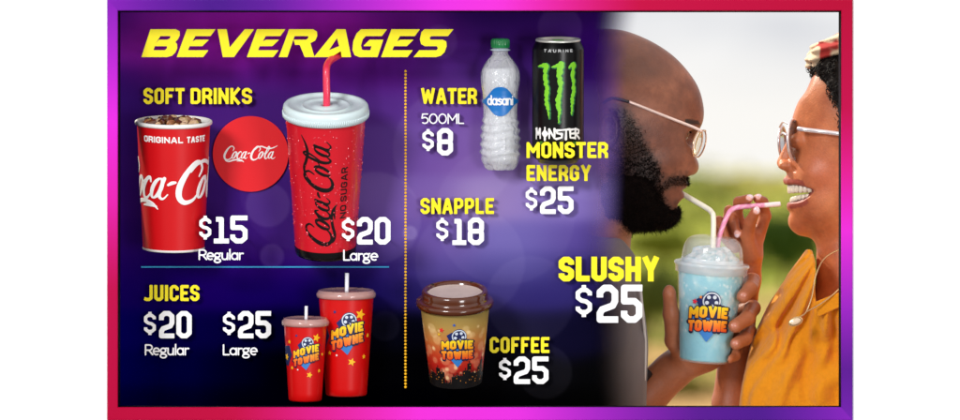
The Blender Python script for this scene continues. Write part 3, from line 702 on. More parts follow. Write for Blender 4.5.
# ---- short red paper cup
lt = Lathe(174, 122, 24, 8, .2); H = 128.; Rf = lambda t: 37.0 - 6.4 * np.clip(t, 0, H) / H
org = Org(175, 250, 40); root = empty('paper_cup', org, 'short open red paper cup of cola and ice marked ORIGINAL TASTE in white', 'cup')
RED = mat('red_card', (206, 12, 20), rough=.42, spec=.4, coat=.1, vary=.03, vscale=30)
P, F, *_ = lt.lathe(refine([(36.6, 2), (30.8, H - 1)], 6), 96); part('cup_wall', org, P, F, RED, root)
P, F, *_ = lt.lathe([(35.4, 3), (36.8, 2.6), (38.4, 1.8), (38.8, .2), (38.4, -1.2), (37.0, -1.9), (35.6, -1.2), (35.0, .6), (34.2, 14)], 96); part('rim', org, P, F, mat('white_card', (240, 238, 234), rough=.4), root)
P, F, *_ = lt.lathe([(31.1, H - 2.4), (31.2, H - .6), (30.4, H), (29, H), (28.6, H - 3), (0.01, H - 3)], 96); part('base_rim', org, P, F, mat('white_card'), root)
P, F, *_ = lt.lathe([(35.6, 4), (20, 3.6), (.01, 3.4)], 64); part('cola', org, P, F, mat('cola', (52, 18, 8), rough=.08, spec=.6), root)
lst = []; cl = []
rs = np.random.RandomState(3)
for k in range(46):
    a = rs.rand() * 6.28; r_ = 31 * math.sqrt(rs.rand()); s_ = 3.4 + rs.rand() * 3; Q = rs.normal(size=(3, 3)); Q, _ = np.linalg.qr(Q)
    V, Fx = sph((0, 0, 0), (s_, s_ * .7, s_ * .8), 7, 5); V = V @ Q * (1 + .25 * (rs.rand(len(V), 1) - .5))
    hgt = 2.2 - rs.rand() * 4.2 * (1 - (r_ / 34) ** 2) ; V = lt.xf(V[:, 0] + r_ * math.sin(a), V[:, 1] + hgt, V[:, 2] - r_ * math.cos(a)); lst.append((V, Fx))
    c = np.array([[96, 52, 24], [64, 30, 12], [150, 100, 60], [205, 170, 135]][rs.randint(4)], float); cl.append(np.tile(c, (len(V), 1)))
V, F = join(lst); part('ice', org, V, F, mat('cola_ice', attr=True, rough=.12, spec=.7, coat=.5), root, linarr(np.concatenate(cl)), smooth=False)['kind'] = 'stuff'
scl = .62
decal('script_logo', org, lt, script_sdf(lambda U, V: ((U + 4) / scl + 120, (V - 33) / scl, scl)), (-62, 62, 30, 88), .4, Rf, .3, mat('logo_white', (246, 244, 242), rough=.45), root, tref=55.)
st = [s for w_, a, b_ in (('ORIGINAL', -33, 10.5), ('TASTE', 14.5, 38)) for q in layout(w_, a, b_, 10.5, 16.8, 1.35, 1.0) for s in q[1]]
decal('slogan', org, lt, lambda U, V: stroke_sdf(U, V, st, True, .68), (-42, 42, 9, 18), .28, Rf, .3, mat('logo_white'), root, tref=13.)
pin_drink(org, root, lt, 60, 33)
# ---- round red badge
org = Org(250.6, 191.7, 74); root = empty('round_badge', org, 'flat round red badge with white script logo between the two red cola cups', 'badge')
v2, f, lp = contour_fill(lambda U, V: np.hypot(U - 250.6, V - 153.9) - 37.8, (212, 290, 115, 193), .8); V, F = extrude(v2, f, lp, 74, 80.2)
part('disc', org, V, F, mat('badge_red', (222, 14, 28), rough=.4, spec=.3, vary=.015), root, smooth=False)
sc2 = 54.4 / 265
v2, f, lp = contour_fill(script_sdf(lambda U, V: ((U - 223.2) / sc2, (V - 145.2) / sc2, sc2)), (221, 280, 143, 166), .22); V, F = extrude(v2, f, lp, 73.4, 74.2)
part('script_logo', org, V, F, mat('logo_white'), root, smooth=False)

# ---- tall red cup, white lid, black base
lt = Lathe(326.2, 109.5, -2, 17, .35); H = 150.; Rf = lambda t: 40.2 - 10.0 * np.clip(t, 0, H) / H
org = Org(327, 250, 30); root = empty('lidded_cup', org, 'tall wet red cup with white lid, bent red straw and black sideways script', 'cup')
P, F, *_ = lt.lathe(refine([(40, 4), (30.7, 141)], 5), 110); part('cup_wall', org, P, F, mat('red_plastic', (214, 26, 42), rough=.3, spec=.5, coat=.25, bump=.25, bscale=90, vary=.05, vscale=25), root)
P, F, *_ = lt.lathe([(31.0, 140.8), (30.6, H - 3), (29.6, H), (27, H), (26, H - 3), (.01, H - 3)], 90); part('base_band', org, P, F, mat('black_plastic', (14, 12, 14), rough=.25), root)
lidm = mat('white_lid', (214, 230, 232), rough=.3, spec=.5, coat=.2)
P, F, *_ = lt.lathe([(40.5, 8), (42.2, 7.6), (42.8, 6), (42.9, -1), (42.4, -4), (41, -5.6), (38.5, -6), (36.5, -5.2), (35.5, -4), (30, -3.6), (25, -3.4), (24, -4.6), (22.8, -4.6), (21.6, -3.2), (13, -3), (11.5, -4.4), (6, -4.6), (4.5, -4.5), (4.4, -3)], 110)
lid = part('lid', org, P, F, lidm, root)
lst = []
for k in range(120):
    a = 2 * math.pi * k / 120
    X = 43.0 * math.sin(a); Yy = -43.0 * math.cos(a); p0 = lt.xf(np.array([X]), np.array([1.5]), np.array([Yy]))[0]; p1 = lt.xf(np.array([X * .995]), np.array([6.4]), np.array([Yy * .995]))[0]; lst.append(tube([p0, p1], .55, 5))
V, F = join(lst); part('grip_ridges', org, V, F, lidm, lid)['kind'] = 'stuff'
P, F, *_ = lt.lathe([(4.9, -4.2), (4.9, -2), (.01, -2)], 32); part('straw_hole', org, P, F, mat('dark_hole', (20, 18, 20), rough=.7), lid)
c0 = lt.xf(np.array([0.]), np.array([20.]), np.array([0.]))[0]; c1 = lt.xf(np.array([0.]), np.array([-30.]), np.array([0.]))[0]
pts = crom([c0, (327.2, 101, -6), (327.0, 85, -8), (326.8, 72, -8), (327.6, 65.5, -3), (331, 60.5, 4), (339, 55.5, 16), (346, 52, 24)], 6)
V, F = tube(pts, 3.7, 16); part('straw', org, V, F, mat('red_straw', (226, 52, 84), rough=.3, coat=.3), root)
# vertical black script: reads upward
scl3 = .44
# along cup: text x axis runs from bottom (t=136) up; text y axis runs left to right
decal('script_logo', org, lt, script_sdf(lambda U, V: ((134 - V) / scl3, (U + 24) / scl3, scl3)), (-30, 20, 12, 140), .4, Rf, .3, mat('logo_black', (18, 8, 10), rough=.4), root, tref=75.)
st = []
for w_, a, b_ in (('NO', 0, 14), ('SUGAR', 18, 54)):
    for q in layout(w_, a, b_, 0, 7.2, 1.3, 1.4): st += [[(16 + y, 105 - x) for x, y in s] for s in q[1]]
decal('slogan', org, lt, lambda U, V: stroke_sdf(U, V, st, True, .65), (14, 26, 46, 108), .3, Rf, .3, mat('logo_black'), root, tref=75.)
lst = []; rs = np.random.RandomState(9)
for k in range(190):
    th = rs.uniform(-1.6, 1.6); t = rs.uniform(12, 138); r_ = rs.choice([.5, .7, .9, 1.3, 1.8], p=[.38, .34, .2, .06, .02]); Rr = float(Rf(t))
    V, Fx = sph((0, 0, 0), (r_, r_ * rs.uniform(1, 1.6), r_ * .55), 8, 6); X = V[:, 0]; Yy = V[:, 2] - Rr - .1
    lst.append((lt.xf(X * math.cos(th) - Yy * math.sin(th), V[:, 1] + t, X * math.sin(th) + Yy * math.cos(th)), Fx))
V, F = join(lst); o = part('water_drops', org, V, F, mat('water_drop', (222, 58, 74), rough=.05, spec=1, coat=1), root); o['kind'] = 'stuff'
pin_drink(org, root, lt, 110, 31)

# ---- two patterned juice cups
def juice(cx, vtop, rt, vbot, rb, w, straw_top, sw, label, big):
    lt = Lathe(cx, vtop, w, 5, 0 if big else .3); H = (vbot - vtop) / math.cos(R(5)); Rf = lambda t: rt - (rt - rb) * np.clip(t, 0, H) / H
    org = Org(cx, vbot, w); root = empty('juice_cup', org, label, 'cup', 'patterned red juice cups')
    P, F, *_ = lt.lathe(refine([(rt, 1), (rb, H - 1.5), (rb - .8, H), (rb - 3, H), (rb - 3.5, H - 2), (.01, H - 2)], 6), 90); part('cup_wall', org, P, F, mat('bright_red_plastic', (206, 8, 8), rough=.33, spec=.45, coat=.15, vary=.02), root)
    P, F, *_ = lt.lathe([(rt - .5, 5), (rt + 1.6, 4.6), (rt + 2.1, 3), (rt + 2.2, 1), (rt + 1.5, -.4), (rt + .8, -1), (rt + .2, -2.4), (rt - 1.5, -2.9), (rt - 3.5, -2.0), (rt * .4, -1.8), (.01, -1.8)], 90)
    part('lid', org, P, F, mat('frosted_lid', (206, 164, 156), rough=.16, spec=.8, alpha=.7, coat=.5), root)
    cc = lt.xf(np.array([0.]), np.array([10.]), np.array([0.]))[0]
    V, F = tube([cc, (cx + .6, vtop - 3, w), (cx + .8, straw_top, w)], sw, 14); part('straw', org, V, F, mat('white_straw', (232, 232, 240), rough=.3), root)
    k = rt / 29.; e = movie_logo(org, lt, Rf, 1.5 * k, (40 if big else 41) * k, 39 * k, root, .33, -.28)
    for s_, t_, r, c in ((16, 21, 6.2, (250, 186, 20)), (-12, 18, 2.2, (34, 50, 120)), (-24, 27, 3, (250, 186, 20)), (-19, 62, 2.6, (250, 186, 20)), (6, 71, 4.6, (250, 186, 20)), (21, 66, 2.8, (250, 186, 20)), (-30, 48, 5, (250, 186, 20)), (-10, 64, 1.5, (240, 240, 240)), (27, 44, 2.4, (250, 200, 40))):
        star(org, lt, Rf, s_ * k, t_ * k, r * k, c, root, rot=18 if r > 4 else 0, off=.9 if s_ == -30 else .4)
    # blue comet shape wrapping off the left edge
    pl = [(-40 * k, 34 * k), (-24 * k, 32 * k), (-19 * k, 44 * k), (-27 * k, 60 * k), (-42 * k, 58 * k)]
    decal('comet_print', org, lt, lambda U, V: poly_sdf(U, V, pl), (-46 * k, -16 * k, 28 * k, 64 * k), .5, Rf, .3, mat('emblem_navy'), root)
    pin_drink(org, root, lt, H * .6, (rt + rb) / 2 - .5)
juice(346.2, 292.6, 27.6, 395, 20.6, 44, 273, 2.0, 'larger, right hand one of the two patterned red cups with frosted lids and straws', True)
juice(305.5, 320.6, 21.6, 400.5, 16.6, 22, 306, 1.6, 'smaller, left hand one of the two patterned red cups with frosted lids and straws', False)

# ---- coffee cup
lt = Lathe(455, 302, 22, 16.5, -.6); H = 84.; Rf = lambda t: 34.9 - 9.4 * np.clip(t, 0, H) / H
org = Org(455, 386, 40); root = empty('coffee_cup', org, 'takeaway coffee cup with glossy brown sip lid and printed orange city night scene', 'cup')
P, F, TH, T = lt.lathe(refine([(34.9, 0), (25.5, H - 1)], 1.2), 160)
keys = [(0, (146, 128, 70)), (18, (178, 142, 74)), (34, (200, 120, 60)), (48, (196, 66, 34)), (60, (178, 30, 20)), (72, (120, 20, 12)), (84, (30, 10, 8))]
C = np.stack([np.interp(T, [a for a, _ in keys], [c[i] for _, c in keys]) for i in range(3)], -1)
rs = np.random.RandomState(4)
for k in range(70):
    th = rs.uniform(-1.7, 1.7); t = rs.uniform(18, 74); r_ = rs.choice([1.2, 2, 3.2, 5]); d = np.hypot((((TH + np.pi) % (2 * np.pi)) - np.pi - th) * 30, T - t) - r_
    m_ = np.clip(.5 - d / 1.4, 0, 1)[:, None] * (.75 if r_ < 2.5 else .32); C = C + (np.array([255, 226, 170]) - C) * m_
part('cup_wall', org, P, F, mat('printed_card', attr=True, rough=.4, spec=.4), root, linarr(C))
rs = np.random.RandomState(12); bl = []; x = -52.
while x < 52:
    w_ = rs.uniform(3, 6); h = rs.uniform(6, 17) + (10 if abs(x + 18) < 5 or abs(x - 10) < 5 or abs(x - 27) < 3 else 0); bl.append((x, x + w_, H - 1 - h)); x += w_ * .9
def sky_(U, V):
    d = V * 0 + 1e9
    for a, b_, t in bl: d = np.minimum(d, np.maximum(np.maximum(a - U, U - b_), t - V)); d = np.minimum(d, np.maximum(np.abs(U - (a + b_) / 2) - .35, t - 3 - V))
    return np.maximum(np.minimum(d, H - 7 - V), V - (H - 1.2))
decal('skyline_print', org, lt, sky_, (-52, 52, 48, H), .5, Rf, .3, mat('skyline_black', (12, 9, 9), rough=.45), root, tref=70.)
def winl(U, V):
    gu = np.abs((U / 1.9) % 1 - .5); gv = np.abs((V / 2.6) % 1 - .5); h = vnoise(np.stack([np.floor(U / 1.9) * 1.7, np.floor(V / 2.6) * 1.3, U * 0], -1))
    return np.maximum(np.maximum(np.maximum(gu - .22, gv - .2), (.62 - h)), sky_(U, V) + 1.0)
decal('window_print', org, lt, winl, (-52, 52, 56, H - 6), .3, Rf, .45, mat('window_amber', (214, 128, 40), rough=.5), root, tref=70.)
movie_logo(org, lt, Rf, 2, 38, 36, root, .3, 0)
star(org, lt, Rf, -14, 20, 3, (226, 48, 44), root); star(org, lt, Rf, -1, 14, 2, (40, 90, 180), root); star(org, lt, Rf, -17, 25, 1.8, (240, 190, 40), root)
BR = mat('brown_lid', (82, 38, 16), rough=.16, spec=.6, coat=.4)
P, F, *_ = lt.lathe([(35.2, 4), (37.6, 3.4), (38.6, 1.6), (38.8, -.5), (38.2, -2.2), (36.6, -3.2), (34.5, -3.4), (33.6, -4.4), (33.2, -7), (33, -11), (32.2, -12.8), (30.6, -13.6), (28.8, -13), (27.6, -11.4), (27, -10)], 110)
lid = part('lid', org, P, F, BR, root)
P, F, *_ = lt.lathe([(27.1, -10.2), (25, -9.6), (14, -9.2), (.01, -9.2)], 80); part('lid_top', org, P, F, mat('pale_lid_top', (196, 176, 168), rough=.5, vary=.12, vscale=120), lid)
for a, r_ in ((-50, 29.5), (35, 30)):
    p = lt.xf(np.array([r_ * math.sin(R(a))]), np.array([-13.0]), np.array([r_ * math.cos(R(a))]))[0]
    V, F = sph(p, (2.0, .9, 1.2)); part('sip_hole', org, V, F, mat('dark_hole'), lid)
st = [s for q in layout('CAUTION HOT'.replace('H', 'H'), -10, 12, -3, 0, .6, .4) for s in q[1]]
pin_drink(org, root, lt, 40, 30)

# ---- water bottle
lt = Lathe(500.3, 38.5, 52, 2.5, 0); H = 132.
bp = [(8.0, 11.5), (8.0, 15.5), (9.6, 17.5), (13.6, 22.5), (17.4, 28.5), (19.4, 34), (19.8, 40), (19.2, 47), (18.2, 52), (17.6, 57), (17.6, 64), (17.2, 72), (17.5, 78), (18.8, 88), (19.6, 98), (20.1, 110), (19.8, 118), (18.4, 124), (16, 129), (13, 131.6), (10, 130), (6, 126.5), (.01, 124)]
bq = crom([(a, b_) for a, b_ in bp], 6)
def ribs(Rr, TH, T):
    z = np.clip((T - 76) / 6, 0, 1) * np.clip((122 - T) / 6, 0, 1)
    a = np.sin(T * .78 + 1.1 * np.sin(TH * 3)) * 1.05 * z
    foot = np.clip((T - 118) / 10, 0, 1) * (Rr > 6); return np.maximum(Rr + a - foot * 2.2 * np.abs(np.sin(TH * 2.5)) ** 2, .005)
org = Org(500.3, 170, 52); root = empty('water_bottle', org, 'clear ribbed plastic water bottle with green cap and blue label', 'bottle')
P, F, *_ = lt.lathe(bq, 120, ribs)
mb = bpy.data.materials.new('clear_plastic'); mb.use_nodes = True; nt = mb.node_tree; b = nt.nodes['Principled BSDF']
b.inputs['Transmission Weight'].default_value = .12; b.inputs['IOR'].default_value = 1.3; b.inputs['Roughness'].default_value = .04; b.inputs['Specular IOR Level'].default_value = .9; b.inputs['Coat Weight'].default_value = 1
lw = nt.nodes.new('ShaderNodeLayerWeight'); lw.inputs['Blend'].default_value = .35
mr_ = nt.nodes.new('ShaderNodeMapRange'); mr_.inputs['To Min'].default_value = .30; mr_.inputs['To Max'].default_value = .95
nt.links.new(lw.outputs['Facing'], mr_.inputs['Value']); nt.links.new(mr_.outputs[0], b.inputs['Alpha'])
crr = nt.nodes.new('ShaderNodeValToRGB'); crr.color_ramp.elements[0].color = lin((252, 254, 255)); crr.color_ramp.elements[1].color = lin((70, 92, 124)); crr.color_ramp.elements[0].position = .35  # ramp paints the bottle's bright centre and dark refracted edges into the colour
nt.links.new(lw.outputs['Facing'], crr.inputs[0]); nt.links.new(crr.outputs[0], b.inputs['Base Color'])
tcb = nt.nodes.new('ShaderNodeTexCoord'); mpb = nt.nodes.new('ShaderNodeMapping'); mpb.inputs['Scale'].default_value = (150, 150, 55)
nb_ = nt.nodes.new('ShaderNodeTexNoise'); nb_.inputs['Scale'].default_value = 1; nb_.inputs['Detail'].default_value = 2; nb_.inputs['Distortion'].default_value = 1.2
bb_ = nt.nodes.new('ShaderNodeBump'); bb_.inputs['Strength'].default_value = .9; bb_.inputs['Distance'].default_value = .004
nt.links.new(tcb.outputs['Object'], mpb.inputs[0]); nt.links.new(mpb.outputs[0], nb_.inputs['Vector']); nt.links.new(nb_.outputs['Fac'], bb_.inputs['Height'])
nt.links.new(bb_.outputs[0], b.inputs['Normal']); nt.links.new(bb_.outputs[0], lw.inputs['Normal'])
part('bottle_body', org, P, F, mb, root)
P, F, *_ = lt.lathe([(15.8, 30), (17.6, 38), (16.6, 50), (15.8, 60), (15.6, 74), (17.4, 92), (18.2, 110), (16.6, 122), (8, 126), (.01, 126)], 60)
part('water', org, P, F, mat('water', (246, 249, 255), rough=.06, spec=.9, alpha=.5, bump=.6, bscale=90, bdist=.004), root)
def capr(Rr, TH, T): return Rr + .35 * np.sign(np.sin(TH * 22)) * (T > 1.5) * (T < 8.5) * (Rr > 7)
P, F, *_ = lt.lathe([(.01, 0), (7.4, 0), (8.6, .8), (9.0, 2), (9.1, 5), (9.2, 9), (8.8, 9.4), (6, 9.4)], 132, capr); part('cap', org, P, F, mat('green_cap', (36, 140, 78), rough=.35, coat=.2), root)
P, F, *_ = lt.lathe([(7.6, 9.6), (8.0, 10.2), (9.8, 10.8), (10.2, 11.4), (9.8, 12), (8, 12.4)], 60); part('neck_ring', org, P, F, mat('pale_plastic', (200, 214, 226), rough=.15, alpha=.85), root)
Rb = lambda t: np.interp(t, [p[1] for p in bp], [p[0] for p in bp])
def drop(U, V):
    hgt = 13.0 * np.exp(-np.abs(U / 12.5) ** 2.6) + 1.6; return (np.abs(V - 62.5 + .0 * U) - hgt) * .7
lab = decal('label', org, lt, drop, (-56, 56, 46, 79), .5, Rb, .7, mat('label_blue', (16, 112, 190), rough=.35), root, tref=60.)
q = light_layout('dasani', -13.4, 13.6, 56.0, 66.4, 1.6); st = [s for x in q for s in x[1]]
decal('label_word', org, lt, lambda U, V: stroke_sdf(U, V, st, False, .78), (-16, 17, 52, 72), .28, Rb, 1.0, mat('logo_white'), lab, tref=60.)
pin_drink(org, root, lt, 60, 17)

# ---- black energy drink can
lt = Lathe(558, 39, 38, 6, 0); H = 124.5
org = Org(558, 163, 50); root = empty('drink_can', org, 'tall black drink can with three green claw marks and a silver rim', 'can')
BK = mat('black_can', (7, 7, 8), rough=.28, spec=.3, coat=0)
P, F, *_ = lt.lathe(crom([(22.2, 1.8), (22.8, 3), (24.6, 7), (25.6, 10), (25.9, 14), (25.9, 60), (25.9, 112), (25.4, 116), (23.4, 119.5), (20.4, 121.5)], 6), 110); part('can_body', org, P, F, BK, root)
AL = mat('aluminium', (214, 214, 206), rough=.4, metal=.55)
P, F, *_ = lt.lathe([(22.3, 2.4), (22.6, 1.2), (22.2, .1), (21.4, -.3), (20.6, .2), (20.2, 2), (19.4, 2.6), (.01, 2.2)], 90); part('top_rim', org, P, F, AL, root)
P, F, *_ = lt.lathe([(20.6, 121.2), (19.8, 123), (19, 124.2), (17.6, 124), (16.5, 121)], 80); part('base_ring', org, P, F, mat('grey_base', (96, 96, 98), rough=.35, metal=.7), root)
V, F = sph(lt.xf(np.array([0.]), np.array([1.2]), np.array([-2.]))[0], (6.5, .9, 4), 20, 8); part('ring_pull', org, V, F, mat('green_tab', (86, 172, 40), rough=.3, metal=.4), root)
Rc = lambda t: np.interp(t, [0, 7, 10, 14, 112, 116], [22.2, 24.7, 25.7, 26., 26., 25.5])
def claw(pts, seed):
    rs = np.random.RandomState(seed); q = crom(pts, 10); return [tuple((a + rs.uniform(-.6, .6), b_, max(.25, c * rs.uniform(.45, 1.15)))) for a, b_, c in q]
claws = [claw([(-22, 26, .5), (-17, 25, 1.6), (-12.5, 25.5, 2.6), (-13.5, 36, 2.6), (-11.5, 48, 2.2), (-12, 60, 2.0), (-10, 70, 1.2), (-9.6, 77.5, .4)], 1),
         claw([(-6.5, 26, .5), (-2, 25, 1.6), (3.2, 22.6, 2.6), (.8, 32, 3.0), (2, 46, 2.9), (0, 60, 2.4), (1.2, 72, 1.6), (.4, 82, .4)], 2),
         claw([(11, 27, .5), (13, 25, 1.4), (16.6, 23.8, 2.4), (15, 34, 2.3), (16.6, 46, 2.1), (14.6, 58, 1.8), (14.6, 68, 1.1), (13.6, 74, .4)], 3)]
for c in claws:
    cc = [(a, b_, r_ + .8) for a, b_, r_ in c]
    a0 = min(p[0] for p in c) - 4; a1 = max(p[0] for p in c) + 4
    e = decal('claw_mark', org, lt, lambda U, V: stroke_sdf(U, V, [c], False), (a0, a1, 18, 86), .3, Rc, .45, mat('claw_green', (126, 206, 34), rough=.4), root)
    decal('claw_shade', org, lt, lambda U, V: stroke_sdf(U - .7, V - .4, [cc], False), (a0, a1, 18, 86), .35, Rc, .25, mat('claw_dark_green', (30, 110, 60), rough=.4), e)
# jagged white name
GO = {
 'M': (1.2, [[(0, 1.15), (.08, 0), (.5, .7), (.92, 0), (1, 1.05)], [(-.12, .05), (.15, 0)]]), 'O': (1, [[(.5, .1), (.08, .5), (.5, .92), (.92, .5), (.5, .1)], [(.5, -.2), (.5, 1.2)]]),
 'N': (1, [[(.05, 1), (.05, 0), (.95, 1), (.95, -.05)]]), 'S': (.9, [[(1.05, .05), (.1, .1), (.1, .42), (.9, .5), (.9, .9), (.0, 1.05)]]), 'T': (.9, [[(-.1, .05), (1.1, 0)], [(.5, 0), (.45, 1.1)]]),
 'E': (.8, [[(1.1, 0), (.05, .06), (.1, .95), (1.05, 1)], [(.05, .5), (.8, .48)]]), 'R': (.95, [[(.05, 1.1), (.05, 0), (.9, .15), (.8, .48), (.1, .55), (1.0, 1.1)]])}
x = -25.5; st = []; tw = sum(GO[c][0] + .25 for c in 'MONSTER'); kx = 51. / tw
for c in 'MONSTER':
    for s in GO[c][1]: st.append([(x + a * kx, 88.5 + b_ * 9.0, .75 + .45 * (i % 2)) for i, (a, b_) in enumerate(s)])
    x += (GO[c][0] + .25) * kx
decal('can_name', org, lt, lambda U, V: stroke_sdf(U, V, st, False), (-30, 30, 84, 102), .28, Rc, .4, mat('logo_white'), root, tref=50.)
st = [s for q in layout('ENERGY', -20, 20, 101, 104.6, .9, 3.2) for s in q[1]]
decal('can_subtitle', org, lt, lambda U, V: stroke_sdf(U, V, st, True, .45), (-24, 24, 99, 107), .26, Rc, .4, mat('dim_green', (70, 140, 36), rough=.4), root, tref=50.)
st = [s for q in layout('TAURINE', -15, 15, 8.3, 11.3, .7, 1.9) for s in q[1]]
decal('can_small_print', org, lt, lambda U, V: stroke_sdf(U, V, st, True, .36), (-20, 20, 7, 13), .26, Rc, .4, mat('small_print_grey', (190, 190, 190), rough=.4), root, tref=10.)
pin_drink(org, root, lt, 60, 25)
# ================================================================== PEOPLE (bodies as one continuous surface grown from distance fields)
def _v(p): return np.array(p, np.float32)
def cap(P, a, b, ra, rb):
    a, b = _v(a), _v(b); d = b - a; t = np.clip(((P - a) @ d) / (d @ d + 1e-9), 0, 1)
    return np.linalg.norm(P - a - t[:, None] * d, axis=1) - (ra + (rb - ra) * t)
def chain(P, pts, k=3.):
    r = None
    for a, b in zip(pts[:-1], pts[1:]):
        d = cap(P, a[:3], b[:3], a[3], b[3]); r = d if r is None else smin(r, d, k)
    return r
def ell(P, c, r, az=0, tilt=0):
    q = P - _v(c)
    if az: ca, sa = math.cos(R(az)), math.sin(R(az)); q = np.stack([q[:, 0] * ca + q[:, 2] * sa, q[:, 1], -q[:, 0] * sa + q[:, 2] * ca], 1)
    if tilt: ca, sa = math.cos(R(tilt)), math.sin(R(tilt)); q = np.stack([q[:, 0] * ca + q[:, 1] * sa, -q[:, 0] * sa + q[:, 1] * ca, q[:, 2]], 1)
    r = _v(r); k0 = np.linalg.norm(q / r, axis=1); k1 = np.linalg.norm(q / (r * r), axis=1) + 1e-9
    return k0 * (k0 - 1) / k1
def smin(a, b, k):
    h = np.clip(.5 + .5 * (b - a) / k, 0, 1); return b * (1 - h) + a * h - k * h * (1 - h)
def smax(a, b, k): return -smin(-a, -b, k)
def nets(Fn, lo, hi, res, blk=8):
    lo = np.array(lo, float); n = np.ceil((np.array(hi) - lo) / res / blk).astype(int) * blk
    G = np.full(tuple(n + 1), 9., np.float32)
    nb = n // blk; bi = np.stack(np.meshgrid(*[np.arange(k) for k in nb], indexing='ij'), -1).reshape(-1, 3)
    ctr = (lo + (bi + .5) * blk * res).astype(np.float32); d = Fn(ctr); rad = blk * res * .87 * 1.9 + 5
    ins = bi[d < -rad]; 
    for b in ins: G[tuple(slice(b[i] * blk, b[i] * blk + blk + 1) for i in range(3))] = -9
    act = bi[np.abs(d) <= rad]; o = np.stack(np.meshgrid(*[np.arange(blk + 1)] * 3, indexing='ij'), -1).reshape(-1, 3)
    for s0 in range(0, len(act), 700):
        A = act[s0:s0 + 700]; I = (A[:, None] * blk + o[None]).reshape(-1, 3)
        G[I[:, 0], I[:, 1], I[:, 2]] = Fn((lo + I * res).astype(np.float32))
    s = G < 0; c = np.zeros(tuple(n), np.int8)
    offs = [(a, b, e) for a in (0, 1) for b in (0, 1) for e in (0, 1)]
    sl = lambda A, q: A[q[0]:q[0] + n[0], q[1]:q[1] + n[1], q[2]:q[2] + n[2]]
    for q in offs: c += sl(s, q)
    cells = np.argwhere((c > 0) & (c < 8)); idx = -np.ones(tuple(n), np.int64); idx[tuple(cells.T)] = np.arange(len(cells))
    acc = np.zeros((len(cells), 3)); cnt = np.zeros(len(cells))
    for q in offs:
        for ax in range(3):
            if q[ax]: continue
            q2 = list(q); q2[ax] = 1; a = G[tuple((cells + q).T)]; b = G[tuple((cells + q2).T)]; m = (a < 0) != (b < 0)
            t = np.where(m, a / np.where(m, a - b, 1), 0); p = np.array(q, float)[None] + np.eye(3)[ax] * t[:, None]; acc += p * m[:, None]; cnt += m
    V = lo + (cells + acc / np.maximum(cnt, 1)[:, None]) * res; F = []
    for ax in range(3):
        b, e = (ax + 1) % 3, (ax + 2) % 3; m0 = [slice(None)] * 3; m1 = [slice(None)] * 3; m0[ax] = slice(0, -1); m1[ax] = slice(1, None)
        A = s[tuple(m0)]; B = s[tuple(m1)]; E = np.argwhere(A != B); E = E[(E[:, b] > 0) & (E[:, e] > 0) & (E[:, b] < n[b]) & (E[:, e] < n[e])]
        fl = A[tuple(E.T)]
        def ix(db, de): q = E.copy(); q[:, b] -= db; q[:, e] -= de; return idx[tuple(q.T)]
        Q = np.stack([ix(1, 1), ix(0, 1), ix(0, 0), ix(1, 0)], 1); Q = np.where(fl[:, None], Q, Q[:, ::-1]); F.append(Q)
    F = np.concatenate(F); F = F[(F >= 0).all(1)]
    return V, F
def fast_part(name, org, V, F, m, parent=None, colors=None):
    me = bpy.data.meshes.new(name); L_ = org.loc_verts(V)
    me.vertices.add(len(L_)); me.vertices.foreach_set('co', L_.astype(np.float32).ravel())
    me.loops.add(F.size); me.loops.foreach_set('vertex_index', F.astype(np.int32).ravel())
    me.polygons.add(len(F)); me.polygons.foreach_set('loop_start', np.arange(0, F.size, 4, dtype=np.int32))
    try: me.polygons.foreach_set('loop_total', np.full(len(F), 4, np.int32))
    except Exception: pass
    me.update(calc_edges=True); me.validate()
    if colors is not None:
        ca = me.color_attributes.new('Col', 'FLOAT_COLOR', 'POINT'); C = np.ones((len(me.vertices), 4)); C[:, :3] = colors; ca.data.foreach_set('color', C.astype(np.float32).ravel())
    me.polygons.foreach_set('use_smooth', [True] * len(me.polygons)); me.materials.append(m)
    o = bpy.data.objects.new(name, me); col.objects.link(o)
    if parent is None: o.location = org.loc
    else: o.parent = parent
    return o
_PC = {}
def psd(P, poly):
    k = id(poly)
    if k not in _PC:
        q = np.asarray(poly, float); lo = q.min(0) - 60; n = np.ceil((q.max(0) + 60 - lo) / .7).astype(int) + 1
        U, V = np.meshgrid(lo[0] + np.arange(n[0]) * .7, lo[1] + np.arange(n[1]) * .7, indexing='ij'); _PC[k] = (poly, lo, n, poly_sdf(U, V, q).astype(np.float32))
    _, lo, n, G = _PC[k]; x = np.clip((P[:, 0] - lo[0]) / .7, 0, n[0] - 1.001); y = np.clip((P[:, 1] - lo[1]) / .7, 0, n[1] - 1.001)
    i = x.astype(int); j = y.astype(int); fx = (x - i).astype(np.float32); fy = (y - j).astype(np.float32)
    return G[i, j] * (1 - fx) * (1 - fy) + G[i + 1, j] * fx * (1 - fy) + G[i, j + 1] * (1 - fx) * fy + G[i + 1, j + 1] * fx * fy
def within(P, x0, x1, y0, y1, fn):
    """fn only near its own box; far outside it a plain large distance does"""
    m = (P[:, 0] > x0 - 34) & (P[:, 0] < x1 + 34) & (P[:, 1] > y0 - 34) & (P[:, 1] < y1 + 34); r = np.full(len(P), 60., np.float32)
    if m.any(): r[m] = fn(P[m])
    return r
def mixc(C, c, m): return C + (np.array(c, float) - C) * np.clip(m, 0, 1)[:, None]
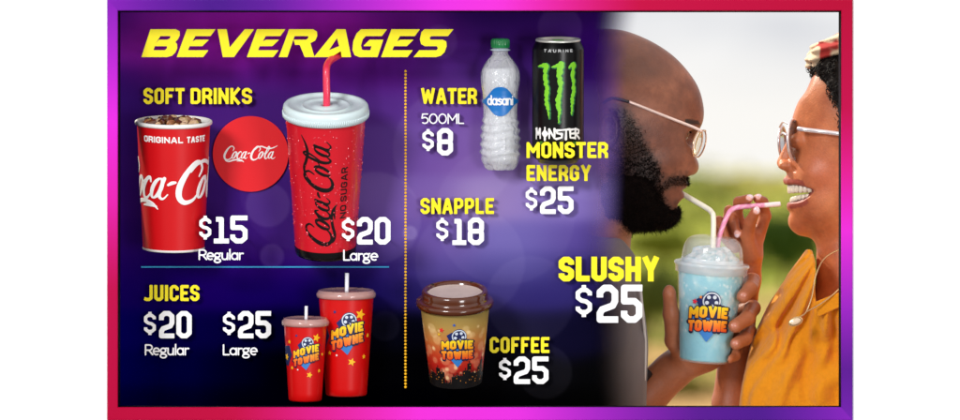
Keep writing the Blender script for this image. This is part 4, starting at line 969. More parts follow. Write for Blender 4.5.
def hairs(V, N, n, ln, r0, seed, jitter=.5, down=.3):
    rs = np.random.RandomState(seed); ids = rs.randint(0, len(V), n); L_ = []; Fc = []; k = 0; out = []
    for i in ids:
        p = V[i]; d = N[i] + rs.normal(size=3) * jitter + np.array([0, down, 0]); d /= np.linalg.norm(d) + 1e-9
        sd_ = np.cross(d, rs.normal(size=3)); sd_ /= np.linalg.norm(sd_) + 1e-9; l = ln * rs.uniform(.5, 1.3); b2 = rs.normal(size=3) * l * .35
        out += [p - sd_ * r0, p + sd_ * r0, p + d * l * .55 + b2 * .5 + sd_ * r0 * .7, p + d * l * .55 + b2 * .5 - sd_ * r0 * .7, p + d * l + b2]
        Fc += [(k, k + 1, k + 2, k + 3), (k + 3, k + 2, k + 4)]; k += 5
    return np.array(out), Fc
def grad(Fn, V, h=1.):
    V = V.astype(np.float32); g = np.stack([Fn(V + _v(np.eye(3)[i] * h)) - Fn(V - _v(np.eye(3)[i] * h)) for i in range(3)], 1); return g / (np.linalg.norm(g, axis=1)[:, None] + 1e-9)
SKIN = dict(attr=True, rough=.42, spec=.5, sss=.1, bump=.6, bscale=620, bdist=.0006, vary=.14, vscale=420)

# ---------------- the man
MW = 235.
man_prof = np.concatenate([crom([(605, 28), (626, 31), (652, 42), (673, 56), (689, 73), (699, 89), (703.5, 106), (703.5, 118), (700.5, 127), (695.5, 134), (692, 141), (692.5, 148), (694.5, 156), (697.5, 163), (697.8, 168), (695.5, 173),
   (690, 175.5), (686.5, 177.5), (686.5, 181), (687.5, 184), (685.5, 188), (681.5, 190), (683.5, 193), (684, 197), (680, 201), (677, 206), (678, 212), (675, 220), (664, 228), (648, 230), (632, 226)], 5),
   [(600, 236), (520, 240), (490, 150), (500, 70), (550, 30)]])
CW = 200.   # depth of the slushy cup's axis
def man_hand(P):
    palm = ell(P, (706, 340, CW + 50), (27, 30, 13)); palm = smin(palm, ell(P, (722, 318, CW + 48), (16, 30, 11)), 8)
    palm = smin(palm, chain(P, [(600, 432, CW + 62, 27), (640, 402, CW + 60, 23), (672, 372, CW + 56, 18.5), (696, 352, CW + 52, 20)], 6), 14)
    f = chain(P, [(734, 288, CW + 46, 8.2), (752, 281, CW + 20, 7.8), (749, 289, CW - 8, 7.4), (742, 296, CW - 24, 6.8)], 3)
    f = np.minimum(f, chain(P, [(736, 313, CW + 46, 8.2), (752, 308, CW + 18, 7.8), (746, 318, CW - 12, 7.3), (734, 325.5, CW - 27, 6.9)], 3))
    f = smin(f, chain(P, [(732, 335, CW + 46, 7.8), (748, 330, CW + 18, 7.4), (744, 338, CW - 10, 6.9), (735, 343, CW - 24, 6.3)], 3), 1.2)
    f = smin(f, chain(P, [(724, 352, CW + 44, 7), (736, 350, CW + 24, 6.2), (734, 355, CW + 4, 5.6), (728, 358, CW - 8, 5)], 3), 1.2)
    th = chain(P, [(690, 360, CW + 44, 14), (675, 340, CW + 24, 10), (670.5, 314, CW + 2, 7.6), (668.8, 294, CW - 4, 6.6)], 4)
    th = smin(th, ell(P, (668.6, 293, CW - 5), (6.2, 8.5, 6.4)), 2)
    h = smin(smin(palm, f, 5), th, 9)
    # thumb nail bed and finger nails are sunk slightly; leave the space of the cup free
    return h
def slushy_solid(P):   # the cup's outer wall, used to keep the fingers outside it
    q = P - _v((711.4, 270, CW)); a = R(4.5); x = q[:, 0] * math.cos(a) + q[:, 1] * math.sin(a); t = -q[:, 0] * math.sin(a) + q[:, 1] * math.cos(a)
    return np.maximum(np.hypot(x, q[:, 2]) - (33.8 - 9. * np.clip(t, -30, 95) / 95.), np.maximum(-t - 20, t - 95))
def man_head(P):
    w = P[:, 2]; near = np.abs(w - MW)
    Q = P.copy(); Q[:, 2] = MW + near     # symmetric head
    h = ell(Q, (608, 110, MW), (97, 83, 70)); h = smin(h, ell(Q, (650, 150, MW), (54, 74, 51)), 22)
    h = smin(h, ell(Q, (634, 180, MW), (48, 48, 52)), 16)
    h = smin(h, ell(Q, (668, 196, MW), (23, 30, 27)), 12)
    h = smin(h, ell(Q, (657, 160, MW + 34), (22, 14, 17)), 10)          # cheekbone
    h = smin(h, cap(Q, (691, 125, MW), (676, 121, MW + 36), 9, 7), 8)   # brow
    h = smax(h, -ell(Q, (693, 138, MW + 29), (12, 8, 13)), 7)           # eye socket
    h = smin(h, ell(Q, (677.5, 133.5, MW + 30), (11.5, 8.5, 11)), 3)
    h = smax(h, -chain(Q, [(673.5, 134.2, MW + 43, .9), (681, 132.2, MW + 42, 1.7), (689.5, 133.5, MW + 33, 1.3)], 1), .8)   # lid opening
    h = smax(h, psd(P, man_prof), 4)
    h = smax(h, -cap(Q, (684, 170, MW + 17), (664, 188, MW + 33), 1.5, 1.2), 4.5)    # crease from nose to mouth
    n = smin(cap(P, (690, 138, MW), (691, 165, MW), 6.5, 8.5), ell(Q, (685.5, 168.5, MW + 10.5), (7.5, 6, 6.5)), 4)
    n = smax(n, psd(P, man_prof) + .2, 2); h = smin(h, n, 4)
    h = smax(h, -ell(Q, (688.5, 175.5, MW + 7), (4, 2.4, 3)), 1.5)
    lp = smin(chain(Q, [(683.5, 186.6, MW, 4.2), (677, 187.6, MW + 13, 3.6), (667, 188.6, MW + 23, 1.6)], 2), chain(Q, [(681.5, 194.5, MW, 4.8), (676, 194.2, MW + 12, 4.0), (667, 189.8, MW + 22, 1.6)], 2), .8)
    lp = smax(lp, psd(P, man_prof), 1.5); h = smin(h, lp, 1.6)
    h = smax(h, -chain(Q, [(684, 190.6, MW, .9), (676, 190.9, MW + 13, .9), (664, 188.6, MW + 26, .9)], 1), 1.4)
    e = smax(ell(Q, (606, 130, MW + 70), (12, 19, 8), 18), -ell(Q, (609, 128, MW + 78), (7, 12, 6), 18), 3); h = smin(h, e, 4)
    return h
def man_torso(P):
    b = smin(cap(P, (588, 205, MW), (574, 300, MW + 2), 46, 52), chain(P, [(566, 340, MW - 78, 34), (570, 330, MW, 62), (566, 340, MW + 78, 34)], 20), 24)
    b = smin(b, cap(P, (572, 350, MW), (566, 540, MW), 62, 66), 20)
    arm = chain(P, [(566, 344, MW + 84, 31), (560, 400, MW + 86, 27), (566, 436, MW + 60, 25), (600, 432, CW + 62, 26)], 10)
    arm2 = chain(P, [(566, 344, MW - 84, 30), (556, 420, MW - 92, 26), (566, 540, MW - 80, 20)], 10)
    return smin(smin(b, arm, 10), arm2, 10)
def man_F(P):
    r = smin(within(P, 500, 706, 20, 244, man_head), within(P, 470, 640, 160, 560, man_torso), 12)
    return smin(r, within(P, 560, 762, 276, 470, lambda q: np.maximum(man_hand(q), -slushy_solid(q) - .3)), 3)
org = Org(570, 540, MW); root = empty('person', org, 'bald bearded man in gold rimmed glasses and grey shirt drinking through a white straw', 'person')
V, F = nets(man_F, (505, 22, 100), (765, 560, 352), 1.35)
vn = fbm(V * .045, 3); vf = fbm(V * .35, 2)
C = np.tile(np.array([150., 94., 70.]), (len(V), 1)); C = mixc(C, (112, 64, 46), .5 + vn * 1.4); C = C * (1 + vf[:, None] * .10)
head = V[:, 1] < 240
scalp = np.clip((-(V[:, 1] - (96 + (V[:, 0] - 600) * -.1)) / 18), 0, 1) * np.clip((690 - V[:, 0]) / 40, 0, 1) * head
C = mixc(C, (96, 66, 60), scalp * (.5 + .35 * vf))
aw = np.abs(V[:, 2] - MW)
brow = poly_sdf(V[:, 0], V[:, 1], [(677, 122), (686, 119.5), (697, 121), (700, 125), (690, 124.5), (680, 126.5)]); C = mixc(C, (34, 20, 16), np.clip(.6 - brow / 1.6, 0, .95) * head * (aw < 46))
lips = poly_sdf(V[:, 0], V[:, 1], [(663, 189), (674, 184.5), (688, 184), (688, 198), (678, 197.5), (668, 191.5)]); C = mixc(C, (126, 66, 56), np.clip(.5 - lips / 2, 0, .8) * (aw < 27))
handm = (V[:, 0] > 640) & (V[:, 1] > 262)
C = mixc(C, (180, 108, 72), handm * .7)
for (a, b, c_) in ((741, 296, CW - 31), (732, 325.5, CW - 34), (733, 343, CW - 31)):
    d = np.sqrt(((V[:, 0] - a) / 4.6) ** 2 + ((V[:, 1] - b) / 3.6) ** 2 + ((V[:, 2] - c_) / 5) ** 2); C = mixc(C, (204, 136, 110), np.clip(1.3 - d, 0, 1) * .75)
beard_poly = crom([(610, 112), (622, 110), (632, 120), (640, 136), (648, 150), (656, 164), (661, 178), (660, 190), (664, 199), (669, 208), (673, 209), (678.5, 208), (682, 215), (678, 224), (666, 232), (646, 235), (630, 231), (618, 216), (610, 190), (608, 150)], 5, True)
must_poly = crom([(659, 188), (664, 181), (674, 176.5), (686, 176), (689, 181), (686, 185), (676, 184.5), (668, 186), (662, 192), (658, 194)], 4, True)
under = np.minimum(poly_sdf(V[:, 0], V[:, 1], beard_poly[::2]), poly_sdf(V[:, 0], V[:, 1], must_poly)) + vf * 5
C = mixc(C, (52, 32, 25), np.clip(.5 - under / 12, 0, .8) * (V[:, 1] < 244) * (V[:, 1] > 100))
soul = np.hypot(V[:, 0] - 676, (V[:, 1] - 202) * .8); C = mixc(C, (70, 44, 38), np.clip(.7 - soul / 6, 0, .5) * (V[:, 1] < 240))
fast_part('body', org, V, F, mat('man_skin', **SKIN), root, linarr(C))
beard_low = crom([(600, 186), (622, 172), (640, 174), (652, 182), (658, 192), (664, 202), (671, 211), (679, 211), (682, 216), (678, 224), (666, 232), (646, 235), (630, 231), (612, 222), (600, 205)], 5, True)
def beard_F(P):
    hh = man_F(P); reg = psd(P, beard_low) + 7 * fbm(P * .11, 3); nn = fbm(P * .22, 2)
    reg = reg + nn * 7
    return np.maximum(np.maximum(hh - 1.9 - nn * 2.2 + np.clip(reg + 7, 0, 7) * .32, reg), -hh - 3)
Vb, Fb = nets(beard_F, (600, 108, 165), (694, 242, 305), 1.3)
BM = mat('black_beard', (22, 15, 12), rough=.9, spec=.08, vary=.3, vscale=500)
bo = fast_part('beard', org, Vb, Fb, BM, root)
Nb = grad(man_F, Vb); sel = (Nb[:, 2] < .6) & (psd(Vb.astype(np.float32), beard_low) < 3)
Hv, Hf = hairs(Vb[sel], Nb[sel], 12000, 4.4, .25, 5, .8, .25); part('beard_hair', org, Hv, Hf, BM, bo, smooth=False, fix=False)['kind'] = 'stuff'
sb = np.argwhere((psd(V.astype(np.float32), crom([(606, 100), (622, 98), (650, 140), (664, 178), (664, 204), (690, 212), (676, 236), (620, 236), (604, 200)], 3, True)) < 0) & (V[:, 1] > 110))[:, 0]
Nsb = grad(man_F, V[sb]); Hv, Hf = hairs(V[sb], Nsb, 3500, 1.8, .18, 6, .8, .3)
sd2 = np.argwhere((psd(V.astype(np.float32), beard_poly) + fbm(V * .3, 2) * 5 < 0) & (V[:, 1] < 215))[:, 0]; wt = V[sd2][:, 1] + 8 * nrs.rand(len(sd2)) > 164; sd3 = sd2[wt]; h4 = hairs(V[sd3], grad(man_F, V[sd3]), 11000, 3.4, .25, 18, .9, .3); h3 = join([hairs(V[sd2], grad(man_F, V[sd2]), 17000, 2.5, .22, 16, .9, .3), h4]); Hv, Hf = join([(Hv, Hf), h3]); sm = np.argwhere((psd(V.astype(np.float32), must_poly) < .5) & (V[:, 1] < 195))[:, 0]
h2 = hairs(V[sm], grad(man_F, V[sm]), 2600, 2.6, .2, 7, .6, .5); Hv, Hf = join([(Hv, Hf), h2]); part('beard_stubble', org, Hv, Hf, BM, bo, smooth=False, fix=False)['kind'] = 'stuff'
for (a, b, c_) in ((742, 295, CW - 31.2), (732.5, 325, CW - 34), (734, 342.5, CW - 30.8)):
    P_, F_ = sph((a, b, c_ + .8), (3.6, 2.9, 1.3), 16, 10); part('fingernail', org, P_, F_, mat('nail', (190, 122, 100), rough=.18, coat=.6), root)
for s_ in (-1, 1):
    P_, F_ = sph((678.5, 133.2, MW + s_ * 30.5), 10, 24, 18); c_ = np.tile(np.array([226., 214, 206]), (len(P_), 1))
    gz = np.array([.62, .08, s_ * .78]); gz /= np.linalg.norm(gz); dt = ((P_ - [678.5, 133.2, MW + s_ * 30.5]) / 10) @ gz
    c_ = mixc(c_, (48, 26, 16), (dt > .80) * 1.); part('eye', org, P_, F_, mat('eye', attr=True, rough=.1, spec=.6), root, linarr(c_))
for s_ in (-1, 1):
    P_, F_ = tube(crom([(671.5, 134, MW + s_ * 41.5), (676, 131.2, MW + s_ * 43), (682, 130.2, MW + s_ * 41.6), (688, 131.4, MW + s_ * 37), (691, 133.5, MW + s_ * 32)], 5), [.5] + [.85] * 18 + [.5, .4], 6); part('eyelashes', org, P_, F_, BM, root)
# shirt
shirt_poly = crom([(520, 262), (560, 240), (596, 224), (610, 228), (626, 244), (638, 262), (641, 290), (645, 316), (648, 345), (647, 380), (646, 430), (645, 560), (480, 560), (480, 330)], 4, True)
def shirt_F(P):
    b = smin(cap(P, (588, 256, MW), (578, 300, MW), 54, 60), chain(P, [(562, 330, MW - 80, 40), (576, 322, MW, 68), (562, 330, MW + 80, 40)], 22), 22)
    b = smin(b, cap(P, (580, 345, MW), (572, 545, MW), 71, 76), 16)
    b = smin(b, chain(P, [(566, 344, MW + 84, 38), (560, 392, MW + 88, 35)], 8), 10); b = smin(b, chain(P, [(566, 344, MW - 84, 37), (558, 402, MW - 90, 34)], 8), 10)
    b = b + 1.6 * np.sin((P[:, 0] * .6 + P[:, 1] * .28) * .24 + fbm(P * .02, 2) * 5) * np.clip((P[:, 1] - 250) / 40, 0, 1)
    b = smax(b, psd(P, shirt_poly), 5)
    nk = smin(ell(P, (594, 220, MW), (42, 24, 60), 0, 18), cap(P, (596, 195, MW), (584, 248, MW), 36, 36), 4)
    return smax(np.maximum(b, P[:, 1] - 556), -nk, 2.5)
Vs, Fs = nets(shirt_F, (470, 218, 100), (660, 562, 372), 1.9)
fast_part('shirt', org, Vs, Fs, mat('grey_jersey', (116, 106, 106), rough=.95, spec=.1, sheen=.2, bump=.6, bscale=900, vary=.06), root)
sp_ = crom([(640, 290, MW - 46), (642, 312, MW - 44), (645, 345, MW - 34), (644, 380, MW - 30)], 6)
P_, F_ = tube(sp_, 1.5, 8); part('shirt_edge_highlight', org, P_, F_, mat('painted_edge_highlight', (190, 184, 180), rough=.9), root)  # pale tube paints the sunlit highlight along the shirt edge
P_, F_ = tube(crom([(648, 372, CW + 40), (640, 384, CW + 34), (640, 400, CW + 40), (656, 420, CW + 54)], 5), 5.5, 12); part('wristband', org, P_, F_, mat('dark_cord_band', (22, 20, 24), rough=.6, bump=.8, bscale=300), root)
# glasses
go = Org(690, 160, MW); gr = empty('eyeglasses', go, 'thin gold rimmed glasses with pale yellow lenses on the bearded man', 'glasses')
GOLD = mat('pale_gold', (236, 200, 170), rough=.25, metal=.7)
def ring_(c, ru, rv, yaw, n=36):
    r = []
    for i in range(n + 1):
        a = 2 * math.pi * i / n; x = ru * math.cos(a) * (1 + .08 * math.cos(2 * a)); y = rv * math.sin(a)
        r.append((c[0] + x * math.sin(R(yaw)), c[1] + y, c[2] + x * math.cos(R(yaw))))
    return r
for s_ in (-1, 1):
    c = (699 + (2 if s_ > 0 else -2), 143.5, MW + s_ * 25); q = ring_(c, 20, 13.5, 12 * -s_)
    q = [(a + (b - 143.5) * -.22, b, w_) for a, b, w_ in q]
    P_, F_ = tube(q, .75, 8, False); rm = part('rim', go, P_, F_, GOLD, gr)
    P_ = np.array([c] + q[:-1]); F_ = [(0, i, i % 36 + 1) for i in range(1, 37)]
    part('lens', go, P_, F_, mat('yellow_lens', (206, 206, 150), rough=.05, alpha=.35, spec=.8), gr, smooth=False)
    tp = [(701, 131.5, MW + s_ * 45), (690, 126.5, MW + s_ * 50), (664, 116.5, MW + s_ * 59), (640, 107, MW + s_ * 67), (628, 102.5, MW + s_ * 70.5), (612, 99, MW + s_ * 73), (602, 104, MW + s_ * 73)]
    V0 = crom(tp[:5], 6); P_, F_ = tube(V0, 1.5, 8); part('temple', go, P_, F_, mat('rose_metal', (240, 214, 204), rough=.28, metal=.45), gr)
    P_, F_ = tube(crom(tp[4:], 6), 1.5, 8); part('temple_tip', go, P_, F_, mat('dark_tip', (30, 26, 30), rough=.4), gr)
P_, F_ = tube(crom([(700, 137, MW - 8), (702, 134.5, MW), (702, 137, MW + 8)], 5), .8, 8); part('bridge', go, P_, F_, GOLD, gr)
P_, F_ = tube(crom([(704, 131, MW - 14), (705, 130, MW), (706, 131, MW + 14)], 5), .7, 8); part('brow_bar', go, P_, F_, GOLD, gr)

# ---------------- the woman
WW = 240.
wom_prof = np.concatenate([crom([(824, 62), (815, 72), (807, 90), (799, 101), (794, 113), (791.5, 122), (789.5, 131), (787.5, 139), (783.5, 147), (779.5, 155), (776, 161.5), (776.5, 166.5), (781, 169.5), (785, 171.5), (785, 175), (783, 180), (784.5, 184.5), (789, 188), (790, 194), (789, 200), (787, 204), (787, 209), (789.5, 213.5), (787.6, 218), (788, 226), (796, 234.5), (808, 239), (820, 243)], 5),
    [(860, 262), (940, 240), (975, 170), (965, 80), (905, 30), (850, 36)]])
mouth = crom([(776, 184), (786, 184), (796, 184.6), (805, 187), (813.5, 190.4), (808, 196.5), (802, 200.5), (796, 202.5), (788, 203), (776, 203)], 4, True)
def wom_hand(P):
    arm = chain(P, [(746, 452, 268, 23), (732, 408, 266, 20), (738, 340, 262, 16.5), (748, 280, 256, 12.5), (752, 258, 252, 11)], 6)
    arm = smin(arm, ell(P, (751, 243, 250), (12.5, 17, 11)), 8)
    th = chain(P, [(752, 256, 244, 7.5), (747.5, 236, 236, 6.6), (750, 222, 226, 5.8), (755, 211.5, 215, 5.0)], 2.5)
    ix = chain(P, [(745, 234, 252, 6.4), (737, 215, 246, 5.8), (738.5, 202, 236, 5.3), (748, 199, 224, 4.8)], 2)
    md = chain(P, [(759, 236, 252, 6.4), (765.5, 216, 248, 5.9), (763, 202, 240, 5.3), (757.5, 198.5, 230, 4.8)], 2)
    rg_ = chain(P, [(738, 242, 256, 6), (728, 222, 256, 5.7), (729.5, 210.5, 246, 5.2), (734, 222, 238, 4.8), (736.5, 233, 236, 4.4)], 1.5)
    lt_ = chain(P, [(735, 248, 258, 5.4), (720, 232, 258, 5.0), (719, 220.5, 250, 4.6), (723, 228, 243, 4.2), (727, 238, 242, 3.9)], 1.5)
    f = np.minimum(np.minimum(ix, md), np.minimum(rg_, lt_)); return smin(smin(arm, f, 4), th, 4)
def wom_head(P):
    Q = P.copy(); Q[:, 2] = WW + np.abs(P[:, 2] - WW)
    h = ell(Q, (870, 115, WW), (80, 74, 65)); h = smin(h, ell(Q, (838, 168, WW), (50, 72, 50)), 18)
    h = smin(h, ell(Q, (806, 190, WW), (21, 26, 27)), 10); h = smin(h, ell(Q, (830, 205, WW), (36, 34, 42)), 12); h = smin(h, ell(Q, (803, 221, WW), (16, 16, 17)), 8)
    h = smin(h, ell(Q, (819, 173, WW + 31), (18, 14, 15)), 8)
    h = smax(h, -ell(Q, (791, 141, WW + 28), (11, 9, 13)), 6); h = smin(h, ell(Q, (798, 141, WW + 29), (10, 8, 9)), 4)
    h = smax(h, psd(P, wom_prof), 4)
    n = smin(cap(P, (789, 143, WW), (784, 162, WW), 5.5, 7.5), ell(Q, (785.5, 166, WW + 9.5), (7.5, 5.6, 6)), 4); n = smax(n, psd(P, wom_prof) + .2, 2); h = smin(h, n, 4)
    h = smax(h, -ell(Q, (782.5, 170.4, WW + 6), (3.6, 2.2, 2.6)), 1.5)
    h = smax(h, -chain(Q, [(791, 168, WW + 18, 1.2), (806, 174, WW + 31, 1.6), (816, 181, WW + 37, .8)], 2), 4)
    up = chain(Q, [(785.5, 181, WW, 3.7), (790, 181.8, WW + 13, 3.3), (801, 184.2, WW + 24, 2.6), (814, 189.5, WW + 33, 1.2)], 2)
    lo = chain(Q, [(789, 206.3, WW, 4.4), (793, 206, WW + 12, 4.0), (802, 202.5, WW + 23, 3.0), (814, 191, WW + 33, 1.2)], 2)
    h = smax(h, -np.maximum(psd(P, mouth), np.abs(P[:, 2] - WW) - 45), 1.5)
    h = smin(h, smax(smin(up, lo, 1), psd(P, wom_prof), 1.5), 1.8)
    return h
def wom_torso(P):
    b = smin(cap(P, (850, 222, WW), (857, 300, WW), 33, 42), ell(P, (890, 420, WW), (104, 150, 88)), 24)
    b = smin(b, chain(P, [(878, 332, WW - 82, 30), (880, 322, WW, 44), (878, 332, WW + 82, 30)], 20), 20)
    b = smin(b, chain(P, [(872, 336, WW + 78, 30), (800, 420, 300, 29), (758, 466, 280, 26), (746, 452, 268, 23)], 12), 10)
    return b
def wom_F(P):
    r = smin(within(P, 774, 990, 30, 262, wom_head), within(P, 735, 1010, 180, 590, wom_torso), 12)
    return smin(r, within(P, 712, 775, 192, 480, wom_hand), 3)
org = Org(880, 560, WW); root = empty('person', org, 'laughing woman in sunglasses and mustard blouse pinching a pink straw', 'person')
V, F = nets(wom_F, (712, 32, 110), (990, 580, 360), 1.35)
vn = fbm(V * .045, 3); vf = fbm(V * .35, 2)
C = np.tile(np.array([200., 122., 78.]), (len(V), 1)); C = mixc(C, (168, 90, 54), .5 + vn * 1.3); C = C * (1 + vf[:, None] * .07)
aw = np.abs(V[:, 2] - WW); hd = (V[:, 1] < 260) & (V[:, 0] > 770)
C = mixc(C, (206, 116, 84), np.exp(-((V[:, 0] - 822) ** 2 + (V[:, 1] - 174) ** 2) / 500.) * .5 * hd)
ins = (poly_sdf(V[:, 0], V[:, 1], mouth) < -.4) & (aw < 30); C = mixc(C, (96, 24, 26), ins * 1.)
lipm = (np.minimum(np.abs(poly_sdf(V[:, 0], V[:, 1], mouth)), 20) < 5.6) & (poly_sdf(V[:, 0], V[:, 1], crom([(778, 176), (790, 177), (804, 182), (815, 190), (808, 202), (798, 211), (786, 212.5), (780, 205)], 4, True)) < 0) & ~ins & (aw < 36)
C = mixc(C, (142, 62, 54), lipm * .75)
hm = (V[:, 0] < 775) & (V[:, 1] > 190); C = mixc(C, (172, 98, 66), hm * .5)
# paler palm side and nails
for (a, b, c_, ru, rv) in ((756.5, 210, 211, 4, 4.2), (737, 234, 231, 3.4, 4), (749.5, 197.5, 220.5, 4, 3), (758, 196.5, 226, 3, 2.6)):
    d = np.sqrt(((V[:, 0] - a) / ru) ** 2 + ((V[:, 1] - b) / rv) ** 2 + ((V[:, 2] - c_) / 4.5) ** 2); C = mixc(C, (240, 190, 184), np.clip((1.15 - d) * 4, 0, 1) * .85)
fast_part('body', org, V, F, mat('woman_skin', **SKIN), root, linarr(C))
for (a, b, c_, ru, rv) in ((756, 210.2, 210.6, 3.2, 3.9), (737, 234.5, 232.2, 2.8, 3.2), (749.5, 197, 220.4, 3.6, 2.6), (758.5, 196.2, 226.2, 3, 2.3)):
    P_, F_ = sph((a, b, c_ + .9), (ru, rv, 1.2), 16, 10); part('fingernail', org, P_, F_, mat('painted_nail', (232, 206, 214), rough=.15, coat=.8), root)
lst = []
for k in range(-7, 8):
    a = k / 7. * 1.42; u = 812.5 - 23.5 * math.cos(a); w_ = WW + 30 * math.sin(a); hh = 5.3 - .28 * abs(k)
    for (vc, h2, sh) in ((188.6 + .12 * abs(k), hh - .3 + .25 * (k % 2), 0), (200.9 - .8 * abs(k), 3.0 - .12 * abs(k), 2.6)):
        Vt, Ft = sph((0, 0, 0), (1.8, h2, 2.55), 12, 8); Vt = np.sign(Vt) * np.abs(Vt / [1.8, h2, 2.55]) ** .72 * [1.8, h2, 2.55]
        ca, sa = math.cos(a), math.sin(a); X_, Z_ = Vt[:, 0], Vt[:, 2]
        Vt = np.stack([X_ * ca + Z_ * sa * 1 + u + sh, Vt[:, 1] + vc, -X_ * sa + Z_ * ca + w_], 1); lst.append((Vt, Ft))
P_, F_ = join(lst); part('teeth', org, P_, F_, mat('tooth', (224, 210, 190), rough=.25, spec=.5), root)
P_, F_ = sph((808, 199, WW), (13, 4.5, 16), 20, 12); part('tongue', org, P_, F_, mat('tongue', (176, 82, 76), rough=.35), root)
for s_ in (-1, 1): P_, F_ = sph((798.5, 140.5, WW + s_ * 29), 8, 16, 10); part('eye', org, P_, F_, mat('dark_eye', (40, 26, 20), rough=.15), root)
# hair: a noisy cap and many small curls
def hair_F(P):
    b = ell(P, (876, 108, WW), (84, 78, 74)); n_ = fbm(P * .09, 2) * 9
    front = poly_sdf(P[:, 0], P[:, 1], [(812, 66), (818, 78), (828, 88), (834, 100), (838, 116), (842, 140), (848, 175), (900, 205), (1000, 205), (1000, 10), (850, 10)]).astype(np.float32)
    return np.maximum(b + n_, front + n_ * .4)
Vh, Fh = nets(hair_F, (806, 18, 150), (975, 210, 330), 2.6)
HM = mat('black_hair', (17, 11, 10), rough=.7, spec=.25, vary=.25, vscale=300)
ho = fast_part('hair', org, Vh, Fh, HM, root)
Nh = grad(hair_F, Vh); rs = np.random.RandomState(8); cand = np.argwhere((Vh[:, 2] < WW + 30) & (Vh[:, 0] < 880))[:, 0]; lst = []
for i in rs.choice(cand, 1100):
    p, nn = Vh[i], Nh[i]; t1 = np.cross(nn, rs.normal(size=3)); t1 /= np.linalg.norm(t1); t2 = np.cross(nn, t1); rr = rs.uniform(1.0, 2.6); q = []
    for k in range(18):
        a = k * .62; q.append(p + nn * (k * .32 - 1) + (t1 * math.cos(a) + t2 * math.sin(a)) * rr + np.array([0, k * .12, 0]))
    lst.append(tube(q, [.55] * 12 + [.5, .45, .4, .3, .2, .1], 4))
P_, F_ = join(lst); part('curls', org, P_, F_, HM, ho, fix=False)['kind'] = 'stuff'
# headscarf
def scarf_F(P):
    k = chain(P, [(812, 62, WW - 10, 7), (822, 52, WW - 30, 9), (842, 44, WW - 45, 10), (872, 36, WW - 50, 10), (930, 40, WW - 40, 9)], 4)
    k = smin(k, chain(P, [(812, 64, WW - 8, 6), (818, 54, WW + 14, 9), (845, 42, WW + 30, 10), (930, 40, WW + 30, 9)], 4), 3); k = smin(k, ell(P, (818, 60, WW - 26), (9, 8, 10)), 3)
    return k + 1.3 * np.sin(P[:, 1] * .75 + P[:, 0] * .25 + P[:, 2] * .1)
Vk, Fk = nets(scarf_F, (798, 20, 170), (950, 80, 300), 1.4)
n_ = vnoise(Vk * .085 + 3.1); C = np.tile(np.array([226., 208, 178]), (len(Vk), 1)); C = mixc(C, (178, 40, 40), np.clip((n_ - .68) * 9, 0, .9)); C = mixc(C, (70, 66, 72), np.clip((.2 - n_) * 10, 0, .7))
sk = Org(840, 68, WW); o = fast_part('headscarf', sk, Vk, Fk, mat('scarf_cloth', attr=True, rough=.9, bump=.4, bscale=700), None, linarr(C))
tag(o, 'cream and red patterned headscarf tied over the dark curls at the upper right', 'headscarf')
# blouse
bl_poly = np.array([(806, 249), (811, 250), (813.5, 262), (812.5, 285), (812, 300), (814, 309), (826, 306), (842, 299), (862, 292), (885, 270), (900, 262), (960, 292), (990, 350), (990, 575), (735, 575), (737, 440), (739, 405), (741.5, 386), (746, 364), (752, 340), (761, 321), (768, 306), (776, 291), (784, 278), (795, 264)], float)
def blouse_F(P):
    b = smin(ell(P, (880, 425, WW), (142, 178, 108)), chain(P, [(838, 300, WW - 62, 46), (872, 318, WW, 58), (838, 300, WW + 62, 46)], 20), 26)
    b = smin(b, ell(P, (812, 300, WW - 30), (36, 56, 50)), 24); b = smin(b, ell(P, (790, 400, WW - 6), (62, 90, 74)), 24)
    d = np.hypot(P[:, 0] - 828, P[:, 1] - 236); ph = np.arctan2(P[:, 1] - 236, 828 - P[:, 0])
    nn = fbm(P * .02, 2); fd = np.sin(ph * 21 + nn * 5 + 1.2) * .6 + np.sin(ph * 39 - nn * 8) * .4
    fade = np.clip((d - 20) / 60, .12, 1) * np.clip(1.35 - d / 260, .25, 1)
    b = b - 8.0 * fd * fade * np.clip((842 - P[:, 0]) / 40 + .75, .3, 1) - 2.2 * np.sin((P[:, 0] * .8 + P[:, 1]) * .11 + nn * 6) * np.clip((P[:, 1] - 330) / 50, 0, 1)
    b = smax(b, psd(P, bl_poly), 3.5)
    return np.maximum(b, P[:, 1] - 570)
def blouse_shell(P):
    f = blouse_F(P); nk = smin(cap(P, (846, 225, WW - 10), (852, 296, WW - 26), 32, 28), ell(P, (846, 262, WW - 70), (30, 42, 60)), 6)
    return smax(f, -nk, 2)
Vb, Fb = nets(blouse_shell, (728, 240, 100), (995, 576, 372), 1.7)
fast_part('blouse', org, Vb, Fb, mat('mustard_cotton', (220, 140, 22), rough=.85, spec=.15, sheen=.2, bump=.8, bscale=75, bdist=.004, vary=.1, vscale=300), root)
q = crom([(807, 250, WW - 58), (810, 262, WW - 66), (811, 285, WW - 82), (812, 306, WW - 98)], 6)
P_, F_ = tube(q, 1.6, 8); part('collar_edge', org, P_, F_, mat('mustard_cotton'), root)
# collar tab
P_ = []; tabp = [(812, 301), (842, 289), (846, 302), (815, 316)]
P_, F_ = join([(np.array([(u, v, w) for w in (WW - 112, WW - 108.5) for (u, v) in tabp]), [(0, 1, 2, 3), (7, 6, 5, 4), (0, 4, 5, 1), (1, 5, 6, 2), (2, 6, 7, 3), (3, 7, 4, 0)])])
o = part('collar_tab', org, P_, F_, mat('mustard_cotton'), root, smooth=False); bv = o.modifiers.new('b', 'BEVEL'); bv.width = .0012; bv.segments = 3
